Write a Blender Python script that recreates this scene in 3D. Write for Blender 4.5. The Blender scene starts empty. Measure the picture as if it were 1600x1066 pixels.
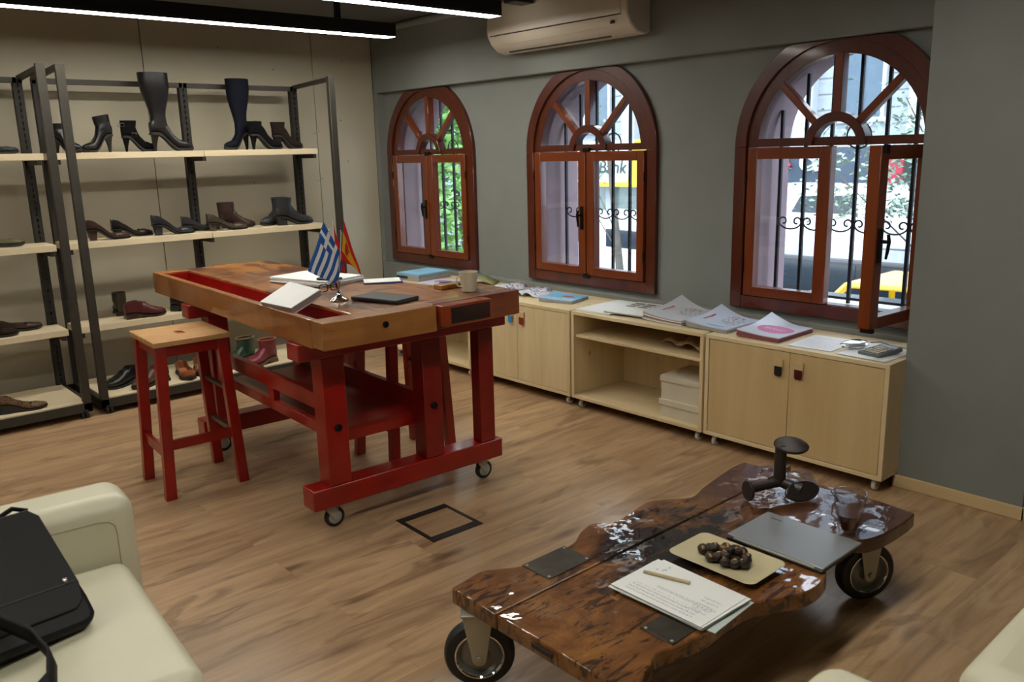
import bpy, bmesh, math, random
from mathutils import Vector, Matrix, Euler
PI = math.pi
SC = bpy.context.scene
COL = SC.collection
# ------------------------------------------------------------------ camera, world, sun, exposure
cam_d = bpy.data.cameras.new('camera'); cam = bpy.data.objects.new('camera', cam_d); COL.objects.link(cam)
cam_d.sensor_width = 36.0; cam_d.lens = 1309.5/1600*36.0; cam_d.clip_end = 200
def cam_axes(yaw, pitch, roll):
    f = Vector((math.cos(pitch)*math.cos(yaw), math.cos(pitch)*math.sin(yaw), math.sin(pitch)))
    r = f.cross(Vector((0,0,1))).normalized(); u = r.cross(f)
    return math.cos(roll)*r+math.sin(roll)*u, -math.sin(roll)*r+math.cos(roll)*u, f
_r,_u,_f = cam_axes(2.41652421, -0.222578124, -0.0245574867)
cam.matrix_world = Matrix(((_r.x,_u.x,-_f.x,0),(_r.y,_u.y,-_f.y,0),(_r.z,_u.z,-_f.z,1.65),(0,0,0,1)))
cam_d.dof.use_dof = True; cam_d.dof.focus_distance = 4.4; cam_d.dof.aperture_fstop = 4.5
SC.camera = cam
W = bpy.data.worlds.new('overcast_sky'); SC.world = W; W.use_nodes = True
_n = W.node_tree.nodes; _l = W.node_tree.links; _n.clear()
_o = _n.new('ShaderNodeOutputWorld'); _b = _n.new('ShaderNodeBackground'); _l.new(_b.outputs[0], _o.inputs[0])
_tc = _n.new('ShaderNodeTexCoord'); _no = _n.new('ShaderNodeTexNoise'); _no.inputs['Scale'].default_value = 2.0
_cr = _n.new('ShaderNodeValToRGB'); _cr.color_ramp.elements[0].color = (.55,.72,1,1); _cr.color_ramp.elements[1].color = (.92,.97,1,1)
_cr.color_ramp.elements[0].position = .35; _cr.color_ramp.elements[1].position = .6
_l.new(_tc.outputs['Generated'], _no.inputs['Vector']); _l.new(_no.outputs['Fac'], _cr.inputs[0]); _l.new(_cr.outputs[0], _b.inputs[0])
_b.inputs['Strength'].default_value = 4.0
sd = bpy.data.lights.new('sun','SUN'); sd.energy = 1.4; sd.angle = math.radians(25); sd.color = (1,.97,.92)
sun = bpy.data.objects.new('sun', sd); COL.objects.link(sun); sun.rotation_euler = Euler((math.radians(38),0,math.radians(12)))
LAMP_STRENGTH = 22.0
SC.view_settings.view_transform = 'Standard'; SC.view_settings.look = 'None'
SC.view_settings.gamma = 1.0; SC.view_settings.use_curve_mapping = False
SC.view_settings.exposure = 0.6
SC.cycles.max_bounces = 10; SC.cycles.diffuse_bounces = 5; SC.cycles.transparent_max_bounces = 16
SC.cycles.sample_clamp_indirect = 4.0
SC.cycles.use_denoising = True
# ------------------------------------------------------------------ materials
def lin(c):
    if isinstance(c, str):
        c = [int(c[i:i+2],16)/255 for i in (0,2,4)]
    return [((v+.055)/1.055)**2.4 if v > .04045 else v/12.92 for v in c]+[1.0]
class NT:
    def __init__(s, name):
        s.m = bpy.data.materials.new(name); s.m.use_nodes = True
        s.n = s.m.node_tree.nodes; s.l = s.m.node_tree.links
        s.p = s.n['Principled BSDF']; s.out = s.n['Material Output']
    def add(s, t, **kw):
        x = s.n.new(t)
        for k, v in kw.items():
            if hasattr(x, k) and k not in ('Scale',): setattr(x, k, v)
            else: x.inputs[k].default_value = v
        return x
    def link(s, a, b): s.l.new(a, b)
    def math(s, op, a, b=None, c=None):
        x = s.n.new('ShaderNodeMath'); x.operation = op
        for i, v in enumerate((a, b, c)):
            if v is None: continue
            if isinstance(v, (int, float)): x.inputs[i].default_value = v
            else: s.l.new(v, x.inputs[i])
        return x.outputs[0]
    def mix(s, fac, a, b):
        x = s.n.new('ShaderNodeMixRGB')
        for i, v in enumerate((fac, a, b)):
            if isinstance(v, (int, float)): x.inputs[i].default_value = v
            elif isinstance(v, (list, tuple)): x.inputs[i].default_value = v
            else: s.l.new(v, x.inputs[i])
        return x.outputs[0]
    def coords(s, kind='Object', scale=(1,1,1), rot=(0,0,0), loc=(0,0,0)):
        t = s.n.new('ShaderNodeTexCoord'); mp = s.n.new('ShaderNodeMapping')
        mp.inputs['Scale'].default_value = scale; mp.inputs['Rotation'].default_value = rot; mp.inputs['Location'].default_value = loc
        s.l.new(t.outputs[kind], mp.inputs[0]); return mp.outputs[0]
    def noise(s, vec, scale, detail=4, rough=.55, dist=0):
        x = s.n.new('ShaderNodeTexNoise'); s.l.new(vec, x.inputs['Vector'])
        x.inputs['Scale'].default_value = scale; x.inputs['Detail'].default_value = detail
        x.inputs['Roughness'].default_value = rough; x.inputs['Distortion'].default_value = dist
        return x.outputs['Fac']
    def ramp(s, fac, stops):
        x = s.n.new('ShaderNodeValToRGB'); e = x.color_ramp.elements
        while len(e) < len(stops): e.new(.5)
        for el, (p, c) in zip(e, stops): el.position = p; el.color = c if len(c) == 4 else list(c)+[1]
        s.l.new(fac, x.inputs[0]); return x.outputs[0]
    def bump(s, h, strength=.2, dist=.01):
        x = s.n.new('ShaderNodeBump'); x.inputs['Strength'].default_value = strength; x.inputs['Distance'].default_value = dist
        s.l.new(h, x.inputs['Height']); s.l.new(x.outputs[0], s.p.inputs['Normal']); return x
    def done(s, rough=.5, metal=0, coat=0, spec=.5):
        s.p.inputs['Roughness'].default_value = rough; s.p.inputs['Metallic'].default_value = metal
        s.p.inputs['Coat Weight'].default_value = coat; s.p.inputs['Coat Roughness'].default_value = .08
        s.p.inputs['Specular IOR Level'].default_value = spec
        return s.m
def mat(name, c, rough=.5, metal=0, var=.10, scale=6, bump=0, coat=0, spec=.5):
    t = NT(name); v = t.coords(); nz = t.noise(v, scale)
    a = lin(c); d = [x*(1-var) for x in a[:3]]+[1]; b = [min(1,x*(1+var)) for x in a[:3]]+[1]
    t.link(t.ramp(nz, [(.3,d),(.7,b)]), t.p.inputs['Base Color'])
    if bump: t.bump(t.noise(v, scale*12, 3), bump, .004)
    return t.done(rough, metal, coat, spec)
def wood(name, c1, c2, axis=0, rough=.45, coat=0, grain=18, knots=0, c3=None):
    t = NT(name); sc = [grain]*3; sc[axis] = grain*.09
    v = t.coords(scale=sc); n1 = t.noise(v, 1, 6, .6, .6)
    col = t.ramp(n1, [(.3,lin(c1)),(.7,lin(c2))])
    v2 = t.coords(); n2 = t.noise(v2, 1.6, 3)
    if c3: col = t.mix(t.ramp(n2, [(.45,(0,0,0)),(.62,(1,1,1))]), col, lin(c3))
    if knots:
        s2 = [7.0]*3; s2[axis] = 4.0
        vo = t.n.new('ShaderNodeTexVoronoi'); t.link(t.coords(scale=s2), vo.inputs['Vector']); vo.inputs['Scale'].default_value = 1
        vo.inputs['Randomness'].default_value = 1
        k = t.ramp(vo.outputs['Distance'], [(.035,(1,1,1)),(.085,(0,0,0))])
        col = t.mix(t.math('MULTIPLY', k, knots), col, lin('8a6238'))
    t.link(col, t.p.inputs['Base Color']); t.bump(n1, .08, .002)
    return t.done(rough, 0, coat)
def glass_mat(name, tint=(1,1,1), refl=1.0):
    t = NT(name); t.n.remove(t.p)
    tr = t.n.new('ShaderNodeBsdfTransparent'); tr.inputs[0].default_value = list(tint)+[1]
    gl = t.n.new('ShaderNodeBsdfGlossy'); gl.inputs['Roughness'].default_value = .02
    fr = t.n.new('ShaderNodeFresnel'); ge = t.n.new('ShaderNodeNewGeometry')
    t.link(t.math('SUBTRACT', 1.5, t.math('MULTIPLY', ge.outputs['Backfacing'], 1.5-1/1.5)), fr.inputs[0])
    f = t.math('MULTIPLY', fr.outputs[0], refl)
    mx = t.n.new('ShaderNodeMixShader'); t.link(f, mx.inputs[0]); t.link(tr.outputs[0], mx.inputs[1]); t.link(gl.outputs[0], mx.inputs[2])
    t.link(mx.outputs[0], t.out.inputs[0]); return t.m
def printed(name, base, shapes, kind='Object', rough=.45, scribble=None, coat=0, sc=(1,1,1)):
    """flat printed surface: ellipses and rectangles of ink, in the sheet's own coordinates"""
    t = NT(name); v = t.coords(kind, scale=sc); sx = t.n.new('ShaderNodeSeparateXYZ'); t.link(v, sx.inputs[0])
    X, Y = sx.outputs[0], sx.outputs[1]
    col = lin(base)
    rgb = t.n.new('ShaderNodeRGB'); rgb.outputs[0].default_value = col; col = rgb.outputs[0]
    for sh in shapes:
        k, a, b, c, d, cc = sh[:6]
        if k == 'ell':
            e = t.math('ADD', t.math('POWER', t.math('DIVIDE', t.math('SUBTRACT', X, a), c), 2), t.math('POWER', t.math('DIVIDE', t.math('SUBTRACT', Y, b), d), 2))
            m = t.math('LESS_THAN', e, 1)
        elif k == 'rect':
            m = t.math('MULTIPLY', t.math('MULTIPLY', t.math('GREATER_THAN', X, a), t.math('LESS_THAN', X, b)), t.math('MULTIPLY', t.math('GREATER_THAN', Y, c), t.math('LESS_THAN', Y, d)))
        elif k == 'scrib':   # broken strokes inside a rectangle; extra: stroke frequency
            m = t.math('MULTIPLY', t.math('MULTIPLY', t.math('GREATER_THAN', X, a), t.math('LESS_THAN', X, b)), t.math('MULTIPLY', t.math('GREATER_THAN', Y, c), t.math('LESS_THAN', Y, d)))
            fx, fy, th = sh[6]
            cv = t.coords(kind, scale=(fx,fy,1)); nn = t.noise(cv, 1, 3, .6)
            m = t.math('MULTIPLY', m, t.math('GREATER_THAN', nn, th))
        elif k == 'lines':   # rows of small writing: rows pitch, stroke
            m = t.math('MULTIPLY', t.math('MULTIPLY', t.math('GREATER_THAN', X, a), t.math('LESS_THAN', X, b)), t.math('MULTIPLY', t.math('GREATER_THAN', Y, c), t.math('LESS_THAN', Y, d)))
            p, ax = sh[6]
            R, Q = (X, Y) if ax == 'x' else (Y, X)
            row = t.math('LESS_THAN', t.math('FRACT', t.math('DIVIDE', R, p)), .45)
            cv = t.coords(kind, scale=(160,420,1) if ax == 'y' else (420,160,1)); nn = t.noise(cv, 1, 2, .6)
            m = t.math('MULTIPLY', t.math('MULTIPLY', m, row), t.math('GREATER_THAN', nn, .52))
        col = t.mix(m, col, lin(cc))
    t.link(col, t.p.inputs['Base Color']); return t.done(rough, 0, coat)
# ------------------------------------------------------------------ mesh builder
class MB:
    def __init__(s, M=None): s.v = []; s.f = []; s.uv = {}; s.M = M or Matrix()
    def _a(s, pts):
        i = len(s.v); s.v += [tuple(s.M @ Vector(p)) for p in pts]; return i
    def box(s, x0,x1,y0,y1,z0,z1, M=None):
        pts = [(x0,y0,z0),(x1,y0,z0),(x1,y1,z0),(x0,y1,z0),(x0,y0,z1),(x1,y0,z1),(x1,y1,z1),(x0,y1,z1)]
        if M: pts = [tuple(M @ Vector(p)) for p in pts]
        i = s._a(pts)
        s.f += [(i,i+3,i+2,i+1),(i+4,i+5,i+6,i+7),(i,i+1,i+5,i+4),(i+1,i+2,i+6,i+5),(i+2,i+3,i+7,i+6),(i+3,i,i+4,i+7)]; return s
    def cbox(s, c, d, rot=(0,0,0)):
        M = Matrix.Translation(c) @ Euler(rot).to_matrix().to_4x4()
        return s.box(-d[0]/2,d[0]/2,-d[1]/2,d[1]/2,-d[2]/2,d[2]/2, M)
    def beam(s, p0, p1, w, d, up=(0,0,1)):
        """bar of section w x d from p0 to p1"""
        p0 = Vector(p0); p1 = Vector(p1); z = (p1-p0).normalized(); x = Vector(up).cross(z)
        if x.length < 1e-4: x = Vector((1,0,0)).cross(z)
        x.normalize(); y = z.cross(x); M = Matrix(((x.x,y.x,z.x,p0.x),(x.y,y.y,z.y,p0.y),(x.z,y.z,z.z,p0.z),(0,0,0,1)))
        return s.box(-w/2,w/2,-d/2,d/2,0,(p1-p0).length, M)
    def loft(s, rings, cap=True, closed=True):
        n = len(rings[0]); idx = [s._a(r) for r in rings]
        for a, b in zip(idx, idx[1:]):
            for k in range(n if closed else n-1):
                k2 = (k+1) % n; s.f.append((a+k,a+k2,b+k2,b+k))
        if cap:
            s.f.append(tuple(idx[0]+k for k in reversed(range(n)))); s.f.append(tuple(idx[-1]+k for k in range(n)))
        return s
    def cyl(s, p0, p1, r0, r1=None, n=16, cap=True):
        r1 = r0 if r1 is None else r1; p0 = Vector(p0); p1 = Vector(p1); z = (p1-p0).normalized()
        x = z.orthogonal().normalized(); y = z.cross(x)
        R = [[tuple(p+r*(math.cos(2*PI*k/n)*x+math.sin(2*PI*k/n)*y)) for k in range(n)] for p, r in ((p0,r0),(p1,r1))]
        return s.loft(R, cap)
    def lathe(s, prof, c=(0,0,0), n=24, M=None, cap=True):
        R = []
        for r, z in prof:
            pts = [Vector((r*math.cos(2*PI*k/n), r*math.sin(2*PI*k/n), z)) for k in range(n)]
            if M: pts = [M @ p for p in pts]
            R.append([tuple(p+Vector(c)) for p in pts])
        return s.loft(R, cap)
    def tube(s, path, r, n=8, closed=False):
        path = [Vector(p) for p in path]; R = []; m = len(path); x = None
        for i, p in enumerate(path):
            a = path[i-1] if (i > 0 or closed) else p; b = path[(i+1) % m] if (i < m-1 or closed) else p
            z = (b-a).normalized()
            if x is None: x = z.orthogonal().normalized()
            x = (x - z*x.dot(z)).normalized(); y = z.cross(x)
            rr = r[i] if isinstance(r, (list,tuple)) else r
            R.append([tuple(p+rr*(math.cos(2*PI*k/n)*x+math.sin(2*PI*k/n)*y)) for k in range(n)])
        if closed: R.append(R[0])
        return s.loft(R, not closed)
    def prism(s, poly, a, b, plane='xy'):
        def P(u, v, w): return {'xy':(u,v,w),'xz':(u,w,v),'yz':(w,u,v)}[plane]
        r0 = [P(u,v,a) for u,v in poly]; r1 = [P(u,v,b) for u,v in poly]
        return s.loft([r0,r1])
    def blob(s, c, r, n=12, m=8, sq=1.0, jit=0, seed=0):
        rnd = random.Random(seed); R = []
        for j in range(1, m):
            t = PI*j/m; R.append([(c[0]+r[0]*math.sin(t)*math.cos(2*PI*k/n)*(1+jit*rnd.uniform(-1,1)), c[1]+r[1]*math.sin(t)*math.sin(2*PI*k/n)*(1+jit*rnd.uniform(-1,1)), c[2]-r[2]*math.cos(t)) for k in range(n)])
        return s.loft(R)
    def sheet(s, fn, nu=12, nv=12, th=0):
        """grid surface fn(u,v)->point with uv"""
        i0 = len(s.v); P = [[Vector(fn(u/nu, v/nv)) for v in range(nv+1)] for u in range(nu+1)]
        s._a([tuple(P[u][v]) for u in range(nu+1) for v in range(nv+1)])
        for u in range(nu):
            for v in range(nv):
                a = i0+u*(nv+1)+v; s.f.append((a,a+nv+1,a+nv+2,a+1))
                s.uv[len(s.f)-1] = [(u/nu,v/nv),((u+1)/nu,v/nv),((u+1)/nu,(v+1)/nv),(u/nu,(v+1)/nv)]
        return s
    def build(s, name, m, parent=None, bevel=0, seg=2, smooth=True, loc=None, solid=0, sub=0):
        me = bpy.data.meshes.new(name); me.from_pydata(s.v, [], s.f)
        if s.uv:
            ul = me.uv_layers.new(name='UVMap')
            for pi, p in enumerate(me.polygons):
                if pi in s.uv:
                    for li, q in zip(p.loop_indices, s.uv[pi]): ul.data[li].uv = q
        bm = bmesh.new(); bm.from_mesh(me)
        if not s.uv: bmesh.ops.recalc_face_normals(bm, faces=bm.faces)
        bm.to_mesh(me); bm.free()
        me.materials.append(m); me.polygons.foreach_set('use_smooth', [smooth]*len(me.polygons))
        if smooth: me.set_sharp_from_angle(angle=math.radians(38))
        o = bpy.data.objects.new(name, me); COL.objects.link(o)
        if parent: o.parent = parent
        if loc: o.location = loc
        if solid:
            q = o.modifiers.new('thickness','SOLIDIFY'); q.thickness = solid; q.offset = 0
        if bevel:
            q = o.modifiers.new('bevel','BEVEL'); q.width = bevel; q.segments = seg; q.limit_method = 'ANGLE'; q.angle_limit = math.radians(40)
            q.harden_normals = False
        if sub:
            q = o.modifiers.new('sub','SUBSURF'); q.levels = sub; q.render_levels = sub
        return o
def tag(o, label=None, cat=None, group=None, kind=None):
    if label: o['label'] = label
    if cat: o['category'] = cat
    if group: o['group'] = group
    if kind: o['kind'] = kind
    return o
def thing(name, label, cat, loc=(0,0,0), rz=0, group=None, kind=None):
    o = bpy.data.objects.new(name, None); COL.objects.link(o); o.location = loc; o.rotation_euler = (0,0,rz); o.empty_display_size = .1
    return tag(o, label, cat, group, kind)
def struct(name, mb, m, parent=None, **kw):
    o = mb.build(name, m, parent, **kw)
    if not parent: o['kind'] = 'structure'
    return o
def copy_tree(o, parent=None):
    c = o.copy(); COL.objects.link(c); c.parent = parent
    for ch in list(o.children): copy_tree(ch, c)
    return c
def text_mesh(name, s, size, depth, m, parent=None, M=None, spacing=1.0, shear=0, off=0):
    cu = bpy.data.curves.new(name,'FONT'); cu.body = s; cu.size = size; cu.extrude = depth/2; cu.align_x = 'CENTER'; cu.align_y = 'CENTER'
    cu.space_character = spacing; cu.shear = shear; cu.offset = off
    t = bpy.data.objects.new(name, cu); COL.objects.link(t)
    dg = bpy.context.evaluated_depsgraph_get(); me = bpy.data.meshes.new_from_object(t.evaluated_get(dg))
    bpy.data.objects.remove(t)
    if M: me.transform(M)
    me.materials.clear(); me.materials.append(m)
    o = bpy.data.objects.new(name, me); COL.objects.link(o)
    if parent: o.parent = parent
    return o
rnd = random.Random(7)
# ------------------------------------------------------------------ palette
m_wallgrey = mat('grey_wall_paint', '7d807c', .75, var=.05, scale=3, bump=.05)
m_panel = mat('off_white_wall_panel', 'b4ad98', .6, var=.04, scale=2)
m_ceil = mat('grey_ceiling_paint', '585855', .8, var=.05)
m_gap = mat('dark_joint', '2a2823', .9)
m_beige = mat('plain_wall', 'c4c0b2', .8, var=.04)
def floor_mat():
    t = NT('oak_laminate')
    v = t.coords(rot=(0,0,PI/2)); br = t.n.new('ShaderNodeTexBrick'); t.link(v, br.inputs['Vector'])
    br.inputs['Scale'].default_value = 1; br.inputs['Brick Width'].default_value = 1.38; br.inputs['Row Height'].default_value = .205
    br.inputs['Mortar Size'].default_value = .0007; br.offset = .37; br.inputs['Mortar Smooth'].default_value = 0
    br.inputs['Color1'].default_value = (0,0,0,1); br.inputs['Color2'].default_value = (1,1,1,1); br.inputs['Mortar'].default_value = (.5,.5,.5,1)
    # each plank shifts its own grain
    of = t.n.new('ShaderNodeCombineXYZ'); t.link(t.math('MULTIPLY', br.outputs['Color'], 7.3), of.inputs[0]); t.link(t.math('MULTIPLY', br.outputs['Color'], 3.1), of.inputs[1])
    def pv(scale):
        ad = t.n.new('ShaderNodeVectorMath'); ad.operation = 'ADD'; t.link(t.coords(scale=scale), ad.inputs[0]); t.link(of.outputs[0], ad.inputs[1]); return ad.outputs[0]
    n1 = t.noise(pv((16,1.3,1)), 1, 7, .62, .8); n2 = t.noise(pv((5.5,1.5,1)), 1, 4, .5, 1.6); n3 = t.noise(pv((2.2,.5,1)), 1, 3, .5)
    base = t.mix(br.outputs['Color'], lin('b89872'), lin('c2a27c'))
    c = t.mix(t.ramp(n3, [(.35,(0,0,0)),(.7,(.6,.6,.6))]), base, lin('94785c'))
    c = t.mix(t.ramp(n1, [(.42,(0,0,0)),(.70,(.75,.75,.75))]), c, lin('7e6046'))
    c = t.mix(t.ramp(n2, [(.56,(0,0,0)),(.66,(.6,.6,.6)),(.74,(.15,.15,.15))]), c, lin('6b4f36'))
    c = t.mix(t.ramp(n2, [(.26,(.5,.5,.5)),(.36,(0,0,0))]), c, lin('cbb08c'))
    vo = t.n.new('ShaderNodeTexVoronoi'); t.link(pv((5.2,1.5,1)), vo.inputs['Vector']); vo.inputs['Scale'].default_value = 1
    c = t.mix(t.ramp(vo.outputs['Distance'], [(.04,(.85,.85,.85)),(.17,(0,0,0))]), c, lin('5c4129'))
    c = t.mix(t.math('MULTIPLY', br.outputs['Fac'], .45), c, lin('57412f'))
    t.link(c, t.p.inputs['Base Color'])
    r = t.ramp(n1, [(.2,(.26,.26,.26)),(.8,(.36,.36,.36))]); t.link(r, t.p.inputs['Roughness'])
    t.bump(n1, .04, .002); t.p.inputs['Specular IOR Level'].default_value = .5
    return t.m
m_floor = floor_mat()
m_pine = wood('pale_pine', 'c9b48a', 'dac79d', 2, .5, grain=14, knots=.8)
m_pineh = wood('pale_pine_horizontal', 'c9b48a', 'dcc9a0', 0, .5, grain=14, knots=.7)
m_maple = wood('pale_door_board', 'bda272', 'c9b081', 2, .5, grain=10)
m_pine_edge = wood('pine_edge', 'c8ab7c', 'd3ba8c', 0, .5, grain=20)
m_board = wood('shelf_board_wood', 'cdbd9c', 'd8c9a8', 1, .5, grain=12)
m_steel = mat('dark_bronze_steel', '37342d', .5, .3, var=.12)
m_steeldk = mat('slotted_black_steel', '211e1a', .55, .2)
m_red = mat('glossy_red_paint', '8e100b', .28, var=.22, scale=5, coat=.3)
m_reddk = mat('darker_red_paint', '780c09', .35, var=.3, scale=4, coat=.2)  # darker, more mottled red for the inner legs, back rail and shelf
m_chrome = mat('chrome', 'd8d8dc', .08, 1, var=.02)
m_zinc = mat('zinc_plate', 'a2a29a', .35, .35, var=.08)
m_rubber = mat('black_rubber', '17191a', .55, var=.2)
m_blackplastic = mat('black_plastic', '131315', .4)
m_white = mat('white_paper', 'dfe1df', .6, var=.02)
m_cream = mat('cream_leather', 'ccc8ae', .42, var=.03, scale=3, bump=.04)
m_creamseam = mat('seam_thread', 'a8a184', .7)
m_winframe = wood('dark_varnished_frame', '431708', '5a2009', 2, .3, .4, 16)
m_sash = wood('varnished_sash', '66290d', '7b380e', 2, .28, .4, 16)
m_sashh = wood('varnished_sash_cross', '66290d', '7b380e', 0, .28, .4, 16)
m_darkhandle = mat('dark_bronze_handle', '1b1613', .35, .6)
m_glass = glass_mat('window_glass', (.93,.96,.97), 1.0)
m_iron = mat('wrought_iron', '26282c', .5, .5, var=.2)
m_mauve = mat('mauve_stone_reveal', '8a7478', .8, var=.07, scale=4, bump=.15)
# ------------------------------------------------------------------ room shell
XL, XR, YB, YW, ZC = -6.65, 3.0, -3.2, 4.37, 2.73
struct('floor', MB().box(XL-.2,XR,YB,YW+.2,-.12,0), m_floor)
struct('ceiling', MB().box(XL-.2,XR,YB,YW+.2,ZC,ZC+.1), m_ceil)
pan = MB(); ys = [YB,-1.86,-.47,.92,2.315,3.71,4.30]
for a, b in zip(ys, ys[1:]): pan.box(XL-.02,XL,a+.0025,b-.0025,0,ZC)
struct('wall_left', pan, m_panel, bevel=.0015, seg=1)
struct('trim_1', MB().box(XL-.1,XL-.021,YB,YW,0,ZC), m_gap)
scr = MB()
for y in ys[1:6]:
    for z in (.35,.72,1.05,1.45,1.85,2.28):
        for dy in (-.02,.02): scr.cyl((XL,y+dy,z+dy*.4),(XL+.002,y+dy,z+dy*.4),.004,n=6)
for y, z in ((3.35,2.35),(3.1,1.45),(2.9,2.5),(4.0,2.45),(3.95,1.95),(4.0,1.6)): scr.cyl((XL,y,z),(XL+.002,y,z),.005,n=6)
struct('trim_2', scr, m_gap)
struct('wall_back', MB().box(XL,XR,YB-.1,YB,0,ZC), m_beige)
struct('wall_right', MB().box(XR,XR+.1,YB,YW,0,ZC), m_beige)
# window wall: an inner plaster leaf and an outer stone leaf, each pierced by three arches
CX = (-5.925, -4.075, -2.275); ZS, ZB = 1.64, .745
def pierced(y0, y1, hw, zb, z0=-.0, z1=ZC):
    mb = MB(); x = XL-.2
    for c in CX:
        mb.box(x, c-hw, y0, y1, z0, z1); N = 28
        mb.box(c-hw, c+hw, y0, y1, z0, zb)
        for k in range(N):
            a = PI*k/N; b = PI*(k+1)/N
            xa, za, xb, zb2 = c-hw*math.cos(a), ZS+hw*math.sin(a), c-hw*math.cos(b), ZS+hw*math.sin(b)
            mb.prism([(xa,za),(xb,zb2),(xb,z1),(xa,z1)], y0, y1, 'xz')
        x = c+hw
    mb.box(x, XR, y0, y1, z0, z1); return mb
struct('wall_front', pierced(YW, YW+.08, .54, ZB), m_wallgrey, smooth=False)
struct('wall_outside', pierced(YW+.08, 4.80, .525, ZB-.02, -1.6, 4.5), m_mauve, smooth=False)
struct('trim_3', MB().box(XL,-1.65,4.30,YW,2.183,ZC), m_wallgrey, bevel=.006)           # beam over the windows
struct('trim_4', MB().box(XL,-1.65,4.30,YW,0,.673), m_wallgrey, bevel=.006)            # ledge under them
struct('trim_5', MB().box(XL,-6.59,4.30,YW,.673,2.183), m_wallgrey)
struct('trim_6', MB().cyl((XL,4.27,2.70),(-1.65,4.27,2.70),.03,n=12), m_wallgrey)       # rounded cornice
struct('wall_column', MB().box(-1.65,-1.09,3.96,YW,0,ZC), m_wallgrey, bevel=.004)
bb = MB().box(-1.66,-1.078,3.945,3.96,0,.06).box(-1.09,-1.075,3.945,YW,0,.06)
struct('baseboard_column', bb, m_pine_edge, bevel=.003)
struct('baseboard_front', MB().box(-1.075,XR,4.355,YW,0,.06), m_pine_edge)
struct('baseboard_left', MB().box(XL,XL+.012,YB,4.3,0,.05), m_steeldk)
# ------------------------------------------------------------------ windows
def arc(c, r, a0, a1, n, zmax=9): return [(c+r*math.cos(a0+(a1-a0)*k/n), min(ZS+r*math.sin(a0+(a1-a0)*k/n), zmax)) for k in range(n+1)]
def window(i, c, open_right):
    w = thing('window_%d' % i, None, None, (c, 4.36, 0)); w['kind'] = 'structure'
    Y0, Y1 = -.022, .05
    # casing: arch ring + jambs + sill, dark
    mb = MB()
    def ring(mb, ro, ri, y0, y1, zmax=9, n=36):
        o = arc(0, ro, 0, PI, n, zmax); q = arc(0, ri, 0, PI, n, zmax)
        mb.loft([[(o[k][0],y0,o[k][1]),(o[k][0],y1,o[k][1]),(q[k][0],y1,q[k][1]),(q[k][0],y0,q[k][1])] for k in range(n+1)])
    ring(mb, .61, .535, Y0, .03, 2.18)
    for sgn in (-1,1): mb.box(*sorted((sgn*.535,sgn*.61)), Y0, .03, .70, ZS)
    mb.box(-.535,.535,Y0,.03,.70,.775)
    mb.build('casing', m_winframe, w, bevel=.004, seg=1)
    mb = MB(); ring(mb, .54, .468, -.006, .07)
    for sgn in (-1,1): mb.box(*sorted((sgn*.515,sgn*.535)), -.006, .07, .775, ZS)
    mb.box(-.515,.515,-.006,.07,.775,.7785); mb.box(-.468,.468,-.006,.07,1.64,1.685)
    mb.build('inner_frame', m_winframe, w, bevel=.003, seg=1)
    mb = MB(); mb.box(-.024,.024,-.012,.05,ZS+.15,ZS+.475)
    for a in (45,135):
        d = Vector((math.cos(math.radians(a)),0,math.sin(math.radians(a))))
        mb.beam(Vector((0,.02,ZS))+d*.15, Vector((0,.02,ZS))+d*.475, .04, .05, up=(0,1,0))
    mb.build('fan_bars', m_sash, w, bevel=.003, seg=1)
    mb = MB(); ring(mb, .175, .125, -.02, .055, n=20); mb.build('fan_ring', m_winframe, w, bevel=.003, seg=1)
    g = arc(0,.475,0,PI,32); MB().prism(g, .034, .038, 'xz').build('fan_pane', m_glass, w, smooth=False)
    def sash(side, opened):
        s = bpy.data.objects.new('sash', None); COL.objects.link(s); s.parent = w; hw = .515
        # local: hinge at origin, stile to the free side along -x*side
        s.location = (side*hw, -.012, 0)
        L = .51; d = -side
        fr = MB(); X = lambda a: d*a
        def b(a0,a1,z0,z1,y0=-.018,y1=.045): fr.box(*sorted((X(a0),X(a1))), y0, y1, z0, z1)
        b(0,.06,.778,1.637); b(L-.07,L,.778,1.637)
        fr.build('stile', m_sash, s, bevel=.004)
        fr = MB(); b(.06,L-.07,.778,.835); b(.06,L-.07,1.572,1.637)
        fr.build('rail', m_sashh, s, bevel=.003)
        MB().box(*sorted((X(.06),X(L-.07))), .012, .016, .835, 1.572).build('pane', m_glass, s, smooth=False)
        hg = MB()
        for z in (.95,1.47): hg.cyl((X(-.006),-.02,z-.03),(X(-.006),-.02,z+.03),.006,n=8)
        hg.build('hinge', m_darkhandle, s)
        if side > 0 and opened or (side < 0 and not open_right):
            h = MB(); x = X(L-.032)
            h.box(x-.013,x+.013,-.026,-.018,1.10,1.26).cyl((x,-.026,1.2),(x,-.06,1.2),.009,n=8)
            h.tube([(x,-.06,1.235),(x-.004*d,-.064,1.2),(x+.0*d,-.06,1.15),(x-.01*d,-.05,1.12)],[.008,.009,.008,.006])
            h.build('handle', m_darkhandle, s, bevel=.001)
        if opened: s.rotation_euler = (0,0,math.radians(opened)); 
        return s
    sash(-1, 0)
    s = sash(1, 86 if open_right else 0)
    if open_right:
        MB().box(-.51,-.485,-.03,.03,.765,.785).box(-.50,-.47,-.035,-.018,1.60,1.64).build('latch', m_darkhandle, s)
    else:
        MB().box(-.03,.03,-.03,-.012,.755,.79).box(-.03,.03,-.03,-.012,1.63,1.66).build('latch', m_darkhandle, w)
    mb = MB().box(-.52,.52,.09,.44,.715,.74); mb.build('outer_sill', mat('pale_outer_sill','d8d8d6',.6), w)
    return w
for i, c in enumerate(CX): window(i+1, c, i == 2)
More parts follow.
